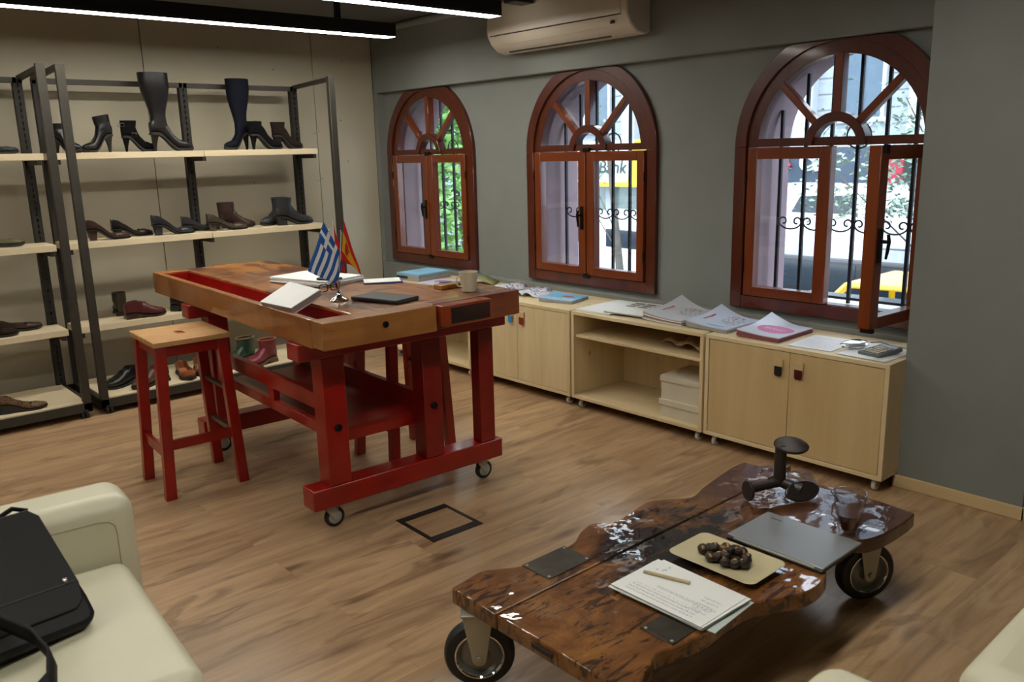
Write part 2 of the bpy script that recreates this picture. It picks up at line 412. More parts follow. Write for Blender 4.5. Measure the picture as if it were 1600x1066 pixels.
GLAB = ['black iron grille outside the leftmost arched window, green leaves behind','black iron grille outside the middle arched window with the Bank sign beyond','black iron grille outside the rightmost arched window, the one standing open']
for i, c in enumerate(CX):
    g = thing('window_grille', GLAB[i], 'window grille', (c,4.62,0), group='iron grilles outside the arched windows')
    for k in range(7):
        x = -.472+.157*k; zt = ZS+math.sqrt(max(.01,.52**2-x*x))
        MB().box(x-.009,x+.009,-.009,.009,.745,zt-.01).build('bar', m_iron, g)
    MB().box(-.52,.52,-.006,.006,.765,.78).build('cross_bar', m_iron, g)
    for k in range(6):
        xc = -.3935+.157*k; p = []
        for j in range(26):
            t = j/25; a = math.radians(200+ t*0)
        def spiral(sg):
            q = []
            for j in range(16):
                t = j/15; ang = -PI/2+ (1-t)*0 + t*(2.35*PI); rr = .034*(1-t)**.7*1.0+.010
                q.append((xc+sg*(.038+ -rr*math.cos(ang)*-1*.9 - .0), 0, 1.205+rr*math.sin(ang)*.95))
            return q
        base = [(xc+.072*math.cos(PI+PI*j/12), 0, 1.20+.045*math.sin(PI+PI*j/12)) for j in range(13)]
        def curl(sg):
            cx0 = xc+sg*.044; q = []
            for j in range(15):
                t = j/14; ang = t*1.6*PI; rr = .028-.016*t
                q.append((cx0+sg*rr*math.cos(ang), 0, 1.20+rr*math.sin(ang)))
            return q
        L = list(reversed(curl(-1))); R = curl(1)
        mb = MB().tube(L+base[1:-1]+R, .005, 6); mb.build('scroll', m_iron, g)
    MB().tube([(.07*math.cos(2*PI*j/20),0,ZS+.05+.07*math.sin(2*PI*j/20)) for j in range(20)], .005, 6, True).build('ring', m_iron, g)
# ------------------------------------------------------------------ ceiling lamps (lighting the room)
m_lampbody = mat('black_lamp_housing', '0b0b0d', .4)
t = NT('led_diffuser'); em = t.n.new('ShaderNodeEmission'); em.inputs[0].default_value = (1,.95,.85,1); em.inputs[1].default_value = LAMP_STRENGTH
t.link(em.outputs[0], t.out.inputs[0]); t.n.remove(t.p); m_led = t.m
def lamp(x0, y0, y1, lab):
    l = thing('linear_ceiling_lamp', lab, 'ceiling lamp', (x0, y0, 2.5), group='black linear lamps on the ceiling')
    MB().box(0,.125,0,y1-y0,.012,.095).box(0,.004,0,y1-y0,0,.012).box(.121,.125,0,y1-y0,0,.012).build('housing', m_lampbody, l, bevel=.002, seg=1)
    MB().box(.005,.12,.002,y1-y0-.002,.001,.0119).build('diffuser', m_led, l)
    for k in (.15,.85): MB().box(.05,.075,(y1-y0)*k-.02,(y1-y0)*k+.02,.095,.23).build('bracket', m_lampbody, l)
lamp(-5.58, .75, 3.76, 'black linear lamp nearest the shoe shelves, glowing white underneath')
lamp(-4.41, .75, 3.78, 'black linear lamp whose end points at the air conditioner, glowing underneath')
lamp(-1.35, .1, 3.1, 'black linear lamp added above the frame to brighten the coffee table')  # unseen lamp, put in to brighten the coffee table and its papers
lamp(-3.3, -2.6, .2, 'black linear lamp over the left side of the room')
MB().box(-4.4,-4.28,3.90,4.06,2.60,2.73).build('ceiling_junction_box', m_lampbody, None, bevel=.004)
tag(bpy.data.objects['ceiling_junction_box'], 'small dark box on the ceiling between lamp end and air conditioner', 'junction box')
# ------------------------------------------------------------------ air conditioner
m_ac = mat('warm_white_plastic', 'cfc6b6', .4, var=.02)
ac = thing('air_conditioner', 'white wall mounted air conditioner above the windows', 'air conditioner', (-4.14,4.30,2.33))
prof = [(0,0.015),(-.06,0),(-.13,.012),(-.19,.06),(-.222,.115),(-.228,.16),(-.215,.33),(-.17,.345),(0,.345)]
MB().prism(prof, -.65, .65, 'yz').build('body', m_ac, ac, bevel=.012, seg=3)
MB().prism([(-.229,.118),(-.233,.16),(-.221,.325),(-.212,.325),(-.224,.16),(-.22,.118)], -.635, .60, 'yz').build('front_panel', m_ac, ac)
MB().prism([(-.123,.008),(-.187,.056),(-.184,.060),(-.12,.012)], -.55, .45, 'yz').build('louvre', m_ac, ac)
MB().beam((-.52,-.127,.0085),(.44,-.127,.0085),.006,.012).build('air_slot', m_gap, ac)
MB().beam((-.62,-.2225,.1135),(.60,-.2225,.1135),.004,.005).build('panel_joint', m_gap, ac)
MB().cbox((.52,-.205,.082),(.03,.008,.03),(math.radians(-30),0,0)).build('status_display', m_gap, ac)
# ------------------------------------------------------------------ shoe racks
def rack(loc, W, lab, mid):
    r = thing('shoe_rack', lab, 'shelving rack', loc, group='steel shoe racks')   # origin: front-left corner on floor; +y to the right, -x to the back
    D = .62
    for y in (.027, W-.027):
        MB().box(-.04,0,y-.025,y+.025,.06,2.235).build('front_post', m_steel, r, bevel=.002, seg=1)
    for y in (.03, mid, W-.03):
        mb = MB().box(-D-.03,-D+.02,y-.028,y-.005,.07,2.20).box(-D-.03,-D+.02,y+.005,y+.028,.07,2.20)
        for k in range(52): mb.box(-D+.0195,-D+.0215,y-.004,y+.004,.12+k*.04,.14+k*.04)
        mb.build('back_post', m_steeldk, r)
    MB().box(-D-.02,-D+.02,0,W,2.165,2.20).build('top_rail', m_steel, r)
    for y in (.015, W-.015): MB().beam((0,y,2.22),(-D,y,2.195),.03,.03).build('side_rail', m_steel, r)
    MB().box(-.03,0,0,W,.045,.105).box(-D,-D+.03,0,W,.045,.105).box(-D,0,0,.03,.045,.105).box(-D,0,W-.03,W,.045,.105).build('base_frame', m_steel, r, bevel=.002, seg=1)
    MB().box(-D+.005,-.012,.032,W-.032,.09,.114).build('base_board', m_board, r)
    for z in (.505,1.076,1.667):
        for a, b in ((0,mid),(mid,W)):
            MB().box(-D+.01,-.33,a+.002,b-.002,z,z+.043).build('shelf_board', m_board, r, bevel=.002, seg=1)
        for y in (.03, mid, W-.03):
            MB().box(-D,-.332,y-.012,y+.012,z-.032,z).build('bracket', m_steeldk, r)
    for y in (.05, W-.05):
        for x in (-.02,-D+.03):
            c = MB().cyl((x,y,.062),(x,y,.045),.022,n=12); o = c.build('caster', m_steeldk, r)
            MB().cyl((x-.004,y-.022,.024),(x-.004,y-.004,.024),.024,n=16).cyl((x-.004,y+.004,.024),(x-.004,y+.022,.024),.024,n=16).build('wheel', m_blackplastic, o, bevel=.003)
    return r
rack((-5.815,1.50,0), 1.925, 'black steel shoe rack with pale shelves nearer the windows', 1.0)
rack((-5.815,-.50,0), 1.945, 'black steel shoe rack cut by the left edge of the photo', 1.0)
# ------------------------------------------------------------------ shoes
def leather(name, c, rough=.4, coat=.1): return mat(name, c, rough, var=.25, scale=14, bump=.06, coat=coat)
L_black = leather('black_leather','121113',.36,.1); L_suede = mat('black_suede','0c0c0e',.9,var=.2,spec=.15); L_navy = mat('navy_stretch_fabric','0b0f1c',.8,spec=.2)
L_brown = leather('dark_brown_leather','33211a',.4); L_bsuede = mat('brown_suede','241a15',.85,var=.2,spec=.2); L_navyl = leather('navy_leather','20242b',.35,.2)
L_taupe = leather('taupe_leather','40352a',.45); L_burg = leather('burgundy_leather','4f1a1e',.42); L_green = leather('dark_green_leather','1d3a2b',.45)
L_rasp = leather('raspberry_leather','6e2430',.5); L_tan = leather('tan_leather','6f3a1c',.42); L_olive = leather('olive_suede','57553a',.7); L_grey = leather('charcoal_leather','25272b',.42)
L_sole = mat('dark_sole','1a1512',.6); L_lining = mat('tan_lining','a3693a',.7); L_solebr = mat('brown_rubber_sole','5d4330',.7); L_lgrey = mat('pale_lining','8d8474',.8)
def leopard():
    t = NT('leopard_print'); vo = t.n.new('ShaderNodeTexVoronoi'); t.link(t.coords(scale=(70,70,70)), vo.inputs['Vector']); vo.inputs['Scale'].default_value = 1
    t.link(t.ramp(vo.outputs['Distance'], [(.25,lin('1c1410')),(.5,lin('6b5138'))]), t.p.inputs['Base Color']); return t.done(.7)
L_leo = leopard()
def smooth01(t): t = max(0,min(1,t)); return t*t*(3-2*t)
def shoe(label, cat, L, heel, kind, m_up, loc, ang, S=1.0, shaft=0, top_w=.055, ank=.043, lean=0, heel_type='stiletto', plat=.0, lining=None, sole=None, buckle=0, laces=0, point=.6, name='shoe', group='shoes on the racks', bow=0, tip=0, flare=0):
    sole = sole or L_sole; lining = lining or L_lgrey
    if loc[0] < -6.15 and loc[2] > .2: loc = (loc[0], loc[1]*loc[0]/-6.30, loc[2])
    r = thing(name, label, cat, loc, ang, group)
    ank *= 1.20 if kind == 'tall' else 1.22; top_w *= 1.30 if kind == 'tall' else 1.10; heel *= 1.12
    def f(s): return 1-smooth01((s-.16)/(.50))
    def bz(s): return plat+heel*f(s)
    wmax = .040*S
    def hw(s):
        pts = [(0,.017),(.05,.027),(.15,.031),(.35,.029),(.5,.034),(.7,.041),(.82,.038),(.92,.028-.006*point),(.98,.016-.004*point),(1.0,.007)]
        for (a,x),(b,y) in zip(pts,pts[1:]):
            if s <= b: return (x+(y-x)*smooth01((s-a)/(b-a)))*S
        return .007*S
    booty = kind in ('bootie','tall')
    def hgt(s):
        if booty: pts = [(0,.060),(.1,.088),(.3,.100),(.42,.098),(.55,.075),(.7,.054),(.88,.042),(1,.018)]
        elif kind == 'laceup': pts = [(0,.058),(.1,.065),(.35,.075),(.5,.072),(.62,.056),(.75,.045),(.9,.034),(1,.014)]
        elif kind == 'flat': pts = [(0,.050),(.15,.046),(.4,.032),(.6,.032),(.75,.034),(.9,.028),(1,.012)]
        else: pts = [(0,.066),(.08,.060),(.3,.040),(.55,.030),(.66,.040),(.78,.044),(.9,.036),(1,.016)]
        for (a,x),(b,y) in zip(pts,pts[1:]):
            if s <= b: return (x+(y-x)*smooth01((s-a)/(b-a)))*S
        return .012*S
    open_to = {'pump':.66,'flat':.68,'laceup':.42,'bootie':-1,'tall':-1}[kind]
    rings = []; N = 20; ST = 26
    for j in range(ST+1):
        s = j/ST; b = bz(s)+(.010 if s > .9 else 0)*((s-.9)/.1)*S; h = hgt(s); w = hw(s); x = s*L; ring = []
        opn = smooth01((s-.03)/.04)*(1-smooth01((s-(open_to-.05))/.05)) if open_to > 0 else 0
        for k in range(N):
            a = 2*PI*k/N; ca, sa = math.cos(a), math.sin(a)
            y = w*math.copysign(abs(ca)**.7, ca); z = b+h/2+h/2*math.copysign(abs(sa)**.75, sa)
            if sa > .2 and opn > 0:
                if abs(ca) < .70: z = z*(1-opn)+(b+.012)*opn; 
                else: z = z*(1-opn)+(b+h)*opn
            ring.append((x,y,z))
        rings.append(ring)
    up = MB().loft(rings).build('upper', m_up, r)
    if open_to > 0:
        MB().loft([[(s*L,-hw(s)*.66,bz(s)+.0135),(s*L,hw(s)*.66,bz(s)+.0135)] for s in [open_to*(.08+.86*q/8) for q in range(9)]], cap=False, closed=False).build('insole', lining, r)
    if booty:
        z0 = plat+heel+.028*S; R = []; n2 = 9
        for j in range(n2+1):
            t = j/n2; z = z0+(shaft-z0)*t
            if kind == 'bootie':
                rx = .060*S+(ank-.060*S)*smooth01(t/.45) if t < .45 else ank+(top_w-ank)*smooth01((t-.45)/.55)
                ry = .034*S+(rx*.70-.034*S)*smooth01(t/.5); cx = rx-.003+lean*t
            else:
                rx = .060*S+(ank-.060*S)*smooth01(t/.16) if t < .16 else ank+(top_w-ank)*smooth01((t-.16)/.70)
                ry = .034*S+(rx*.78-.034*S)*smooth01(t/.2); cx = .058*S+lean*t
            dz = flare*t
            ring = []
            for k in range(N):
                xx = cx+rx*math.cos(2*PI*k/N); s_ = max(0,min(1,xx/L)); zb_ = min(z0, bz(s_)+hgt(s_)-.022*S)
                q_ = min(1, t*1.35)
                ring.append((xx, ry*math.sin(2*PI*k/N), zb_*(1-t)+shaft*t-dz*math.cos(2*PI*k/N)))
            R.append(ring)
        Rt = R[-1]; cx = sum(p[0] for p in Rt)/N
        inner = [[(cx+(p[0]-cx)*.9, p[1]*.9, p[2]) for p in Rt], [(cx+(p[0]-cx)*.85, p[1]*.85, p[2]-.05) for p in Rt]]
        MB().loft(R+inner[:1]+inner[1:]).build('shaft', m_up, r)
        if tip: MB().tube([(cx+(p[0]-cx)*1.02,p[1]*1.02,p[2]) for p in Rt], .003, 6, True).build('collar', lining, r)
    # sole
    so = []; th = max(.006, plat)
    for j in range(ST+1):
        s = j/ST; b = bz(s)+(.010*((s-.9)/.1)*S if s > .9 else 0); w = hw(s)*1.04+.001; x = s*L+(.004 if s > .95 else 0)
        bb_ = 0 if heel_type == 'wedge' and s < .75 else b-th
        so.append([(x,-w,max(0,bb_)),(x,w,max(0,bb_)),(x,w,b+.003),(x,-w,b+.003)])
    MB().loft(so).build('sole', sole, r)
    if heel_type in ('stiletto','block','chunky') and heel > .02:
        hl, hwid = {'stiletto':(.011,.008),'block':(.036,.021),'chunky':(.055,.026)}[heel_type]; hl *= S; hwid *= S
        rg = []
        for t in (0,.25,.6,1):
            tt = t**.5; ln = .062*S*(1-tt)+hl*tt; wd = .027*S*(1-tt)+hwid*tt; z = (plat+heel)*(1-t)
            x0 = .004+.012*t*S
            rg.append([(x0,-wd*.6,z),(x0+ln*.3,-wd,z),(x0+ln,-wd*.9,z),(x0+ln,wd*.9,z),(x0+ln*.3,wd,z),(x0,wd*.6,z)])
        MB().loft(rg).build('heel', sole if heel_type == 'chunky' else m_up, r, smooth=True)
    elif heel_type == 'low':
        MB().box(.002,.07*S,-.03*S,.03*S,0,heel+.002).build('heel', sole, r, bevel=.004)
    if buckle:
        for (bx,bzz,sz) in buckle:
            w = -.034*S
            for sg in (-1,1):
                MB().tube([(bx-sz,sg*.038*S,bzz-sz*.9),(bx+sz,sg*.038*S,bzz-sz*.9),(bx+sz,sg*.038*S,bzz+sz*.9),(bx-sz,sg*.038*S,bzz+sz*.9)], .0022, 6, True).build('buckle', m_chrome, r)
    if laces:
        mb = MB()
        for k in range(4):
            s = .40+.06*k; z = bz(s)+hgt(s)+.002
            mb.tube([(s*L,-.016*S,z-.004),(s*L+.006,0,z+.001),(s*L,.016*S,z-.004)], .002, 5)
        mb.build('laces', L_sole, r)
    if bow:
        s = .66; z = bz(s)+hgt(s)
        MB().blob((s*L,0,z),(.008,.018,.006)).build('bow', m_up, r)
    return r
A = PI/2; S3 = -6.30
# top shelf
zt = 1.711
shoe('black ankle boot with rounded toe half hidden behind the front steel post', 'boot', .20,.07,'bootie', L_black,(S3,1.55,zt),A-.9,1.0,.19,.045,.038,0,'stiletto',.015)
shoe('black leather ankle boot with high stiletto heel, its toe pointing left', 'boot', .215,.095,'bootie',L_black,(S3,1.925,zt),-A+.15,1.05,.245,.050,.042,.012,'stiletto',.012,buckle=[(.03,.19,.008)],flare=.01)
shoe('black ankle boot with a square silver buckle, beside the tall boot', 'boot', .22,.085,'bootie',L_suede,(-6.35,1.99,zt),A-.1,1.05,.215,.050,.042,0,'stiletto',.014,buckle=[(.075,.115,.016),(.005,.185,.012)])
shoe('tall black knee high boot with high heel', 'boot', .285,.10,'tall',L_black,(-6.245,2.185,zt),A-.1,1.15,.535,.078,.043,-.008,'stiletto',.016)
shoe('tall navy knee high boot with its toe pointing left', 'boot', .21,.10,'tall',L_navy,(-6.35,2.925,zt),-A+.1,1.0,.525,.070,.040,.004,'stiletto',.016)
shoe('black suede ankle bootie with thin heel, right of the tall navy boot', 'boot', .26,.09,'bootie',L_suede,(-6.24,2.935,zt),A,1.1,.21,.052,.044,-.01,'stiletto',.012)
shoe('dark brown suede bootie at the end of the top shelf behind the post', 'boot', .25,.085,'bootie',L_bsuede,(-6.36,3.125,zt),A,1.1,.21,.055,.046,-.01,'block',.012)
shoe('dark flat shoe on the top shelf of the left rack', 'shoe', .26,.01,'flat',L_navyl,(S3,1.075,zt),A,1.1,heel_type='low',plat=.012)
# second shelf
zt = 1.120
shoe('dark brown leather pump with block heel, first of the row on its shelf', 'shoe',.275,.065,'pump',L_brown,(-6.24,1.68,zt),A-.05,1.12,heel_type='block')
shoe('black pump second in the row of pumps, with a small bow', 'shoe',.275,.05,'pump',L_black,(-6.355,1.845,zt),A-.05,1.12,heel_type='block',bow=1)
shoe('dark navy leather pump with thick heel, in the middle of the row', 'shoe',.295,.065,'pump',L_navyl,(-6.24,2.125,zt),A,1.15,heel_type='block')
shoe('black low pump left of the taupe one', 'shoe',.28,.04,'pump',L_grey,(-6.355,2.34,zt),A-.05,1.12,heel_type='block',bow=1)
shoe('taupe leather pump in front of the brown ankle boot', 'shoe',.30,.05,'pump',L_taupe,(-6.235,2.53,zt),A-.1,1.15,heel_type='block')
shoe('dark brown ankle boot standing behind the taupe pump', 'boot',.27,.035,'bootie',L_brown,(-6.36,2.63,zt),A-.1,1.15,.20,.06,.052,-.01,'block',.008)
shoe('black suede and leather ankle boot with its toe pointing left', 'boot',.25,.045,'bootie',L_grey,(-6.365,3.19,zt),-A+.15,1.12,.215,.062,.054,0,'chunky',.01)
shoe('charcoal ankle boot with block heel at the right end of its shelf', 'boot',.31,.05,'bootie',L_grey,(-6.235,3.09,zt),A-.05,1.2,.215,.066,.056,0,'chunky',.012,tip=0)
shoe('olive flat shoe on the second shelf of the left rack', 'shoe',.27,.01,'flat',L_olive,(S3,1.02,zt),A,1.15,heel_type='low',plat=.014)
# third shelf
zt = .549
shoe('dark olive ankle boot with its heel to the room, behind the burgundy shoe', 'boot',.25,.02,'bootie',leather('olive_brown_leather','352e1e',.5),(-6.37,1.84,zt),A+1.35,1.12,.165,.062,.056,0,'low',.01)
shoe('burgundy lace up shoe with low heel on the third shelf', 'shoe',.28,.02,'laceup',L_burg,(-6.22,1.86,zt),A-.05,1.25,heel_type='low',plat=.012,laces=1,sole=L_brown)
tag(shoe('black shoe on the third shelf just left of the workbench corner', 'shoe',.25,.03,'laceup',L_black,(S3,2.20,zt),A-.9,1.1,heel_type='low',plat=.01))
shoe('dark brown ballerina flat at the front of the third shelf, left rack', 'shoe',.28,.012,'flat',L_brown,(-6.36,1.04,zt),A-.05,1.15,heel_type='low',plat=.012,bow=1)
shoe('black ballerina flat nearer the edge of the third shelf, left rack', 'shoe',.27,.012,'flat',L_bsuede,(-6.235,.90,zt),A-.05,1.15,heel_type='low',plat=.012,bow=1)
# bottom shelf
zt = .115
shoe('black oxford with its toe pointing left on the bottom shelf', 'shoe',.30,.02,'laceup',L_black,(-6.12,1.87,zt),-A+.35,1.3,heel_type='low',plat=.010,laces=1)
shoe('brown lace up shoe on the bottom shelf half hidden by the stool legs', 'shoe',.29,.02,'laceup',leather('mid_brown_leather','4b3226',.45),(-5.98,2.0,zt),-A+.35,1.3,heel_type='low',plat=.012,laces=1)
shoe('left tan loafer of the pair facing the room', 'shoe',.29,.012,'flat',L_tan,(-6.12,2.145,zt),-.12,1.35,heel_type='low',plat=.012,lining=L_lining,group='tan loafers on the bottom shelf')
shoe('right tan loafer of the pair facing the room', 'shoe',.29,.012,'flat',L_tan,(-6.14,2.29,zt),-.22,1.35,heel_type='low',plat=.012,lining=L_lining,group='tan loafers on the bottom shelf')
shoe('dark green ankle boot behind the raspberry one', 'boot',.27,.022,'bootie',L_green,(-6.12,2.72,zt),-A+.25,1.2,.185,.068,.058,0,'low',.012,lining=L_lining,sole=L_solebr,tip=1)
shoe('raspberry ankle boot with its toe pointing left on the bottom shelf', 'boot',.27,.022,'bootie',L_rasp,(-5.93,2.81,zt),-A+.25,1.2,.185,.066,.057,0,'low',.014,lining=L_lining,sole=L_solebr,tip=1)
shoe('leopard print wedge ballerina on the bottom shelf, left rack', 'shoe',.27,.04,'flat',L_leo,(-5.93,.93,zt),A-.15,1.15,heel_type='wedge',plat=.008,bow=1)

# ------------------------------------------------------------------ workbench
m_bench = NT('lacquered_bench_wood')
def _bench(t, c1, c2, c3, c4, rough, axis=0, thr=(.50,.60), coat=.6, bumpn=.25, st=(.60,.66,.5)):
    sc = [9,9,9]; sc[axis] = 1.3
    n1 = t.noise(t.coords(scale=sc), 1, 7, .65, .8); n2 = t.noise(t.coords(scale=[3.5,4.5,4.5] if axis == 0 else [4.5,2.2,4.5]), 1, 6, .65, 1.0); n3 = t.noise(t.coords(scale=(2,2,2), loc=(5,2,1)), 1, 3)
    c = t.ramp(n1, [(.35,lin(c1)),(.65,lin(c2))])
    c = t.mix(t.ramp(n2, [(thr[0],(0,0,0)),(thr[1],(.85,.85,.85))]), c, lin(c3))
    c = t.mix(t.ramp(n3, [(.55,(0,0,0)),(.66,(.8,.8,.8))]), c, lin(c4))
    n5 = t.noise(t.coords(scale=(2.2,6,6) if axis == 0 else (6,2.2,6), loc=(1,4,2)), 1, 8, .72, .8)
    c = t.mix(t.ramp(n5, [(st[0],(0,0,0)),(st[1],[st[2]]*3)]), c, lin('2e120a'))
    t.link(c, t.p.inputs['Base Color']); t.bump(t.noise(t.coords(), 9, 3), bumpn, .006)
    b2 = t.n.new('ShaderNodeBump'); b2.inputs['Strength'].default_value = .4; b2.inputs['Distance'].default_value = .008; t.link(t.noise(t.coords(), 7, 2), b2.inputs['Height']); t.link(b2.outputs[0], t.p.inputs['Coat Normal'])
    t.done(rough+.1, 0, coat); t.p.inputs['Coat Roughness'].default_value = .03; return t.m
m_bench = _bench(m_bench, '94581c','a86e2a','5a2410','45190c',.30, thr=(.50,.60), st=(.53,.60,.85))
m_bench_end = _bench(NT('bench_end_wood'), '8c5824','a06a34','6d3c1a','7c4820',.35,1, thr=(.6,.75))
m_bench_side = _bench(NT('bench_side_wood'), '8c5018','9e6424','6c3210','7c4416',.3,0, thr=(.5,.7))
m_dark_end = _bench(NT('dark_end_grain'), '2a120c','3a1a10','120a08','7a1a10',.35,1)
m_brick_end = _bench(NT('red_end_grain'), '6d2a12','8a4a1e','5a1f10','94501e',.35,1)
wb = thing('workbench', 'antique wooden workbench with tray on red wheeled trestle', 'workbench', (-2.945,1.606,0), math.radians(-2.6))
ZT, ZU = 1.0, .884
MB().prism([(-.1055,.1805),(-.1055,1.063),(-.40,1.063),(-.44,.87),(-.99,.75),(-2.16,.71),(-2.25,.38),(-2.18,.36),(-2.18,.18)], ZU+.012, ZT).build('slab', m_bench, wb, bevel=.006)
MB().box(-.105,0,-.002,.545,ZU,ZT).build('end_board', m_bench_end, wb, bevel=.004)
MB().prism([(-.10,.545),(-.0315,.545),(-.060,1.066),(-.10,1.066)], ZU, ZT+.0015).build('end_grain_board', m_brick_end, wb, bevel=.004)
MB().box(-2.19,-.106,-.004,.03,ZU-.006,ZT).build('front_board', m_bench_side, wb, bevel=.004)
MB().box(-2.19,-2.10,.031,.19,ZU,ZT).build('far_end_board', m_bench_side, wb, bevel=.003)
MB().box(-2.10,-.106,.03,.18,.885,.90).box(-2.10,-.106,.174,.180,.90,.990).box(-2.10,-.106,.030,.034,.90,.990).box(-2.10,-2.096,.034,.174,.90,.990).box(-.110,-.106,.034,.174,.90,.990).build('tray', m_red, wb)
MB().box(-.055,.030,.555,.83,.905,ZT-.002).build('vise_jaw', wood('red_brown_jaw','7a2410','94401c',2,.3,.4), wb, bevel=.004)
MB().box(.030,.034,.60,.815,.915,ZT-.012).build('jaw_face', m_dark_end, wb, bevel=.002)
MB().box(-.40,-.33,.80,.95,ZT,ZT+.022).build('shoulder_block', m_bench_side, wb, bevel=.004)
MB().box(-.375,-.345,.975,1.0,ZT,ZT+.035).build('bench_stop', m_red, wb, bevel=.002)
MB().cyl((-.02,.285,.955),(.008,.285,.955),.014,n=16).build('bolt_head', m_darkhandle, wb, bevel=.002)
def trestle(x0, x1, near):
    mb = MB().box(x0,x1,-.02,1.10,.80,ZU-.0065); mb.build('bearer', m_red, wb, bevel=.006)
    MB().box(x0,x1,0,1.06,.115,.212).build('skid', m_red, wb, bevel=.006)
    for a, b, w in ((.085,.195,0),(.60,.705,0),(.93,1.02,.01)):
        MB().box(x0+.005+w*3,x1-.005,a,b,.212,.80).build('leg', m_red if a < .3 else m_reddk, wb, bevel=.004)
    if near:
        for y, z in ((.145,.478),(.652,.474)):
            MB().cyl((x1-.006,y,z),(x1+.006,y,z),.017,n=14).build('bolt_head', m_darkhandle, wb, bevel=.002)
    else:
        for y, z in ((.145,.478),(.652,.474)): MB().cyl((x0-.004,y,z),(x0+.006,y,z),.017,n=12).build('bolt_head', m_darkhandle, wb)
    for y in (.10,.955):
        xc = (x0+x1)/2; c = MB().box(xc-.04,xc+.04,y-.04,y+.04,.108,.115).cyl((xc,y,.108),(xc,y,.092),.026,n=14)
        for s in (-1,1): c.prism([(y-.03,.095),(y+.03,.095),(y+.012+.015,.04),(y-.004+.015,.036)], *sorted((xc+s*.017,xc+s*.021)), 'yz')
        o = c.build('caster', m_zinc, wb, bevel=.001, seg=1)
        MB().lathe([(.036,-.014),(.047,-.009),(.048,0),(.047,.009),(.036,.014)], c=(xc,y+.018,.048), M=Matrix.Rotation(PI/2,4,'Y'), n=28, cap=False).build('wheel', m_rubber, o)
        MB().lathe([(.028,-.0155),(.033,-.012),(.033,.012),(.028,.0155)], c=(xc,y+.018,.048), M=Matrix.Rotation(PI/2,4,'Y'), n=20).build('hub', m_zinc, o)
trestle(-.325,-.215,True); trestle(-1.68,-1.57,False)
MB().box(-1.57,-.325,.10,.135,.545,.620).box(-1.57,-.325,.10,.135,.435,.485).box(-.86,-.80,.10,.135,.485,.545).box(-1.57,-1.50,.10,.135,.485,.545).build('front_rail', m_red, wb, bevel=.003)
MB().box(-1.57,-.325,.615,.65,.40,.525).build('back_rail', m_reddk, wb, bevel=.003)
MB().box(-1.57,-.325,.135,.615,.415,.435).build('shelf', m_reddk, wb)
MB().box(-.35,-.326,.15,.65,.365,.4149).build('shelf_edge', m_red, wb, bevel=.002)
# ------------------------------------------------------------------ stools
def seat_mat():
    t = NT('worn_seat_wood'); n1 = t.noise(t.coords(scale=(26,3,10)), 1, 6, .6, .5)
    c = t.ramp(n1, [(.35,lin('a87c4c')),(.65,lin('c09866'))]); n2 = t.noise(t.coords(scale=(38,14,8)), 1, 6, .8, 3)
    c = t.mix(t.ramp(n2, [(.60,(0,0,0)),(.63,(.8,.8,.8)),(.66,(0,0,0))]), c, lin('5a2a18'))
    t.link(c, t.p.inputs['Base Color']); return t.done(.45)
m_seat = seat_mat(); m_bar = mat('bare_worn_bar', '4a3b32', .4)
def stool(label, loc, rz):
    s = thing('stool', label, 'stool', loc, rz, 'red wooden stools')
    hx, hy = .205, .188
    def rc(x,y,z): return [(-x,-y,z),(x,-y,z),(x,y,z),(-x,y,z)]
    mb = MB().loft([rc(hx,hy,.775),rc(hx,hy,.80),rc(.045,.018,.80),rc(.045,.018,.775),rc(hx,hy,.775)], cap=False)
    mb.build('seat', m_seat, s, bevel=.004)
    MB().box(-.0449,.0449,-.0179,.0179,.776,.792).build('handle_slot', m_red, s)
    T, F = (.165,.150), (.185,.185)
    def P(sx, sy, z):
        t = 1-z/.77; return Vector((sx*(T[0]+(F[0]-T[0])*t), sy*(T[1]+(F[1]-T[1])*t), z))
    for sx in (-1,1):
        for sy in (-1,1):
            a, b = P(sx,sy,.775), P(sx,sy,0); r = []
            for p in (a,b): r.append([(p.x-.021,p.y-.026,p.z),(p.x+.021,p.y-.026,p.z),(p.x+.021,p.y+.026,p.z),(p.x-.021,p.y+.026,p.z)])
            MB().loft(r).build('leg', m_red, s, bevel=.003)
    for (a, b, z, n, m, w) in (((-1,-1),(1,-1),.745,'apron',m_red,.055),((-1,1),(1,1),.745,'apron',m_red,.055),((-1,-1),(-1,1),.745,'apron',m_red,.055),((1,-1),(1,1),.745,'apron',m_red,.055),
                               ((-1,-1),(1,-1),.235,'rung',m_red,.055),((1,-1),(1,1),.275,'rung',m_red,.05),((-1,1),(1,1),.275,'rung',m_bar,.025),((-1,1),(1,1),.50,'rung',m_bar,.02)):
        MB().beam(P(*a,z), P(*b,z), .022, w).build(n, m, s, bevel=.002)
    return s
stool('red stool with pale wooden seat standing in front of the workbench', (-4.235,1.50,0), math.radians(-3))
stool('red stool pushed under the window side of the workbench', (-3.755,2.505,0), math.radians(-2))
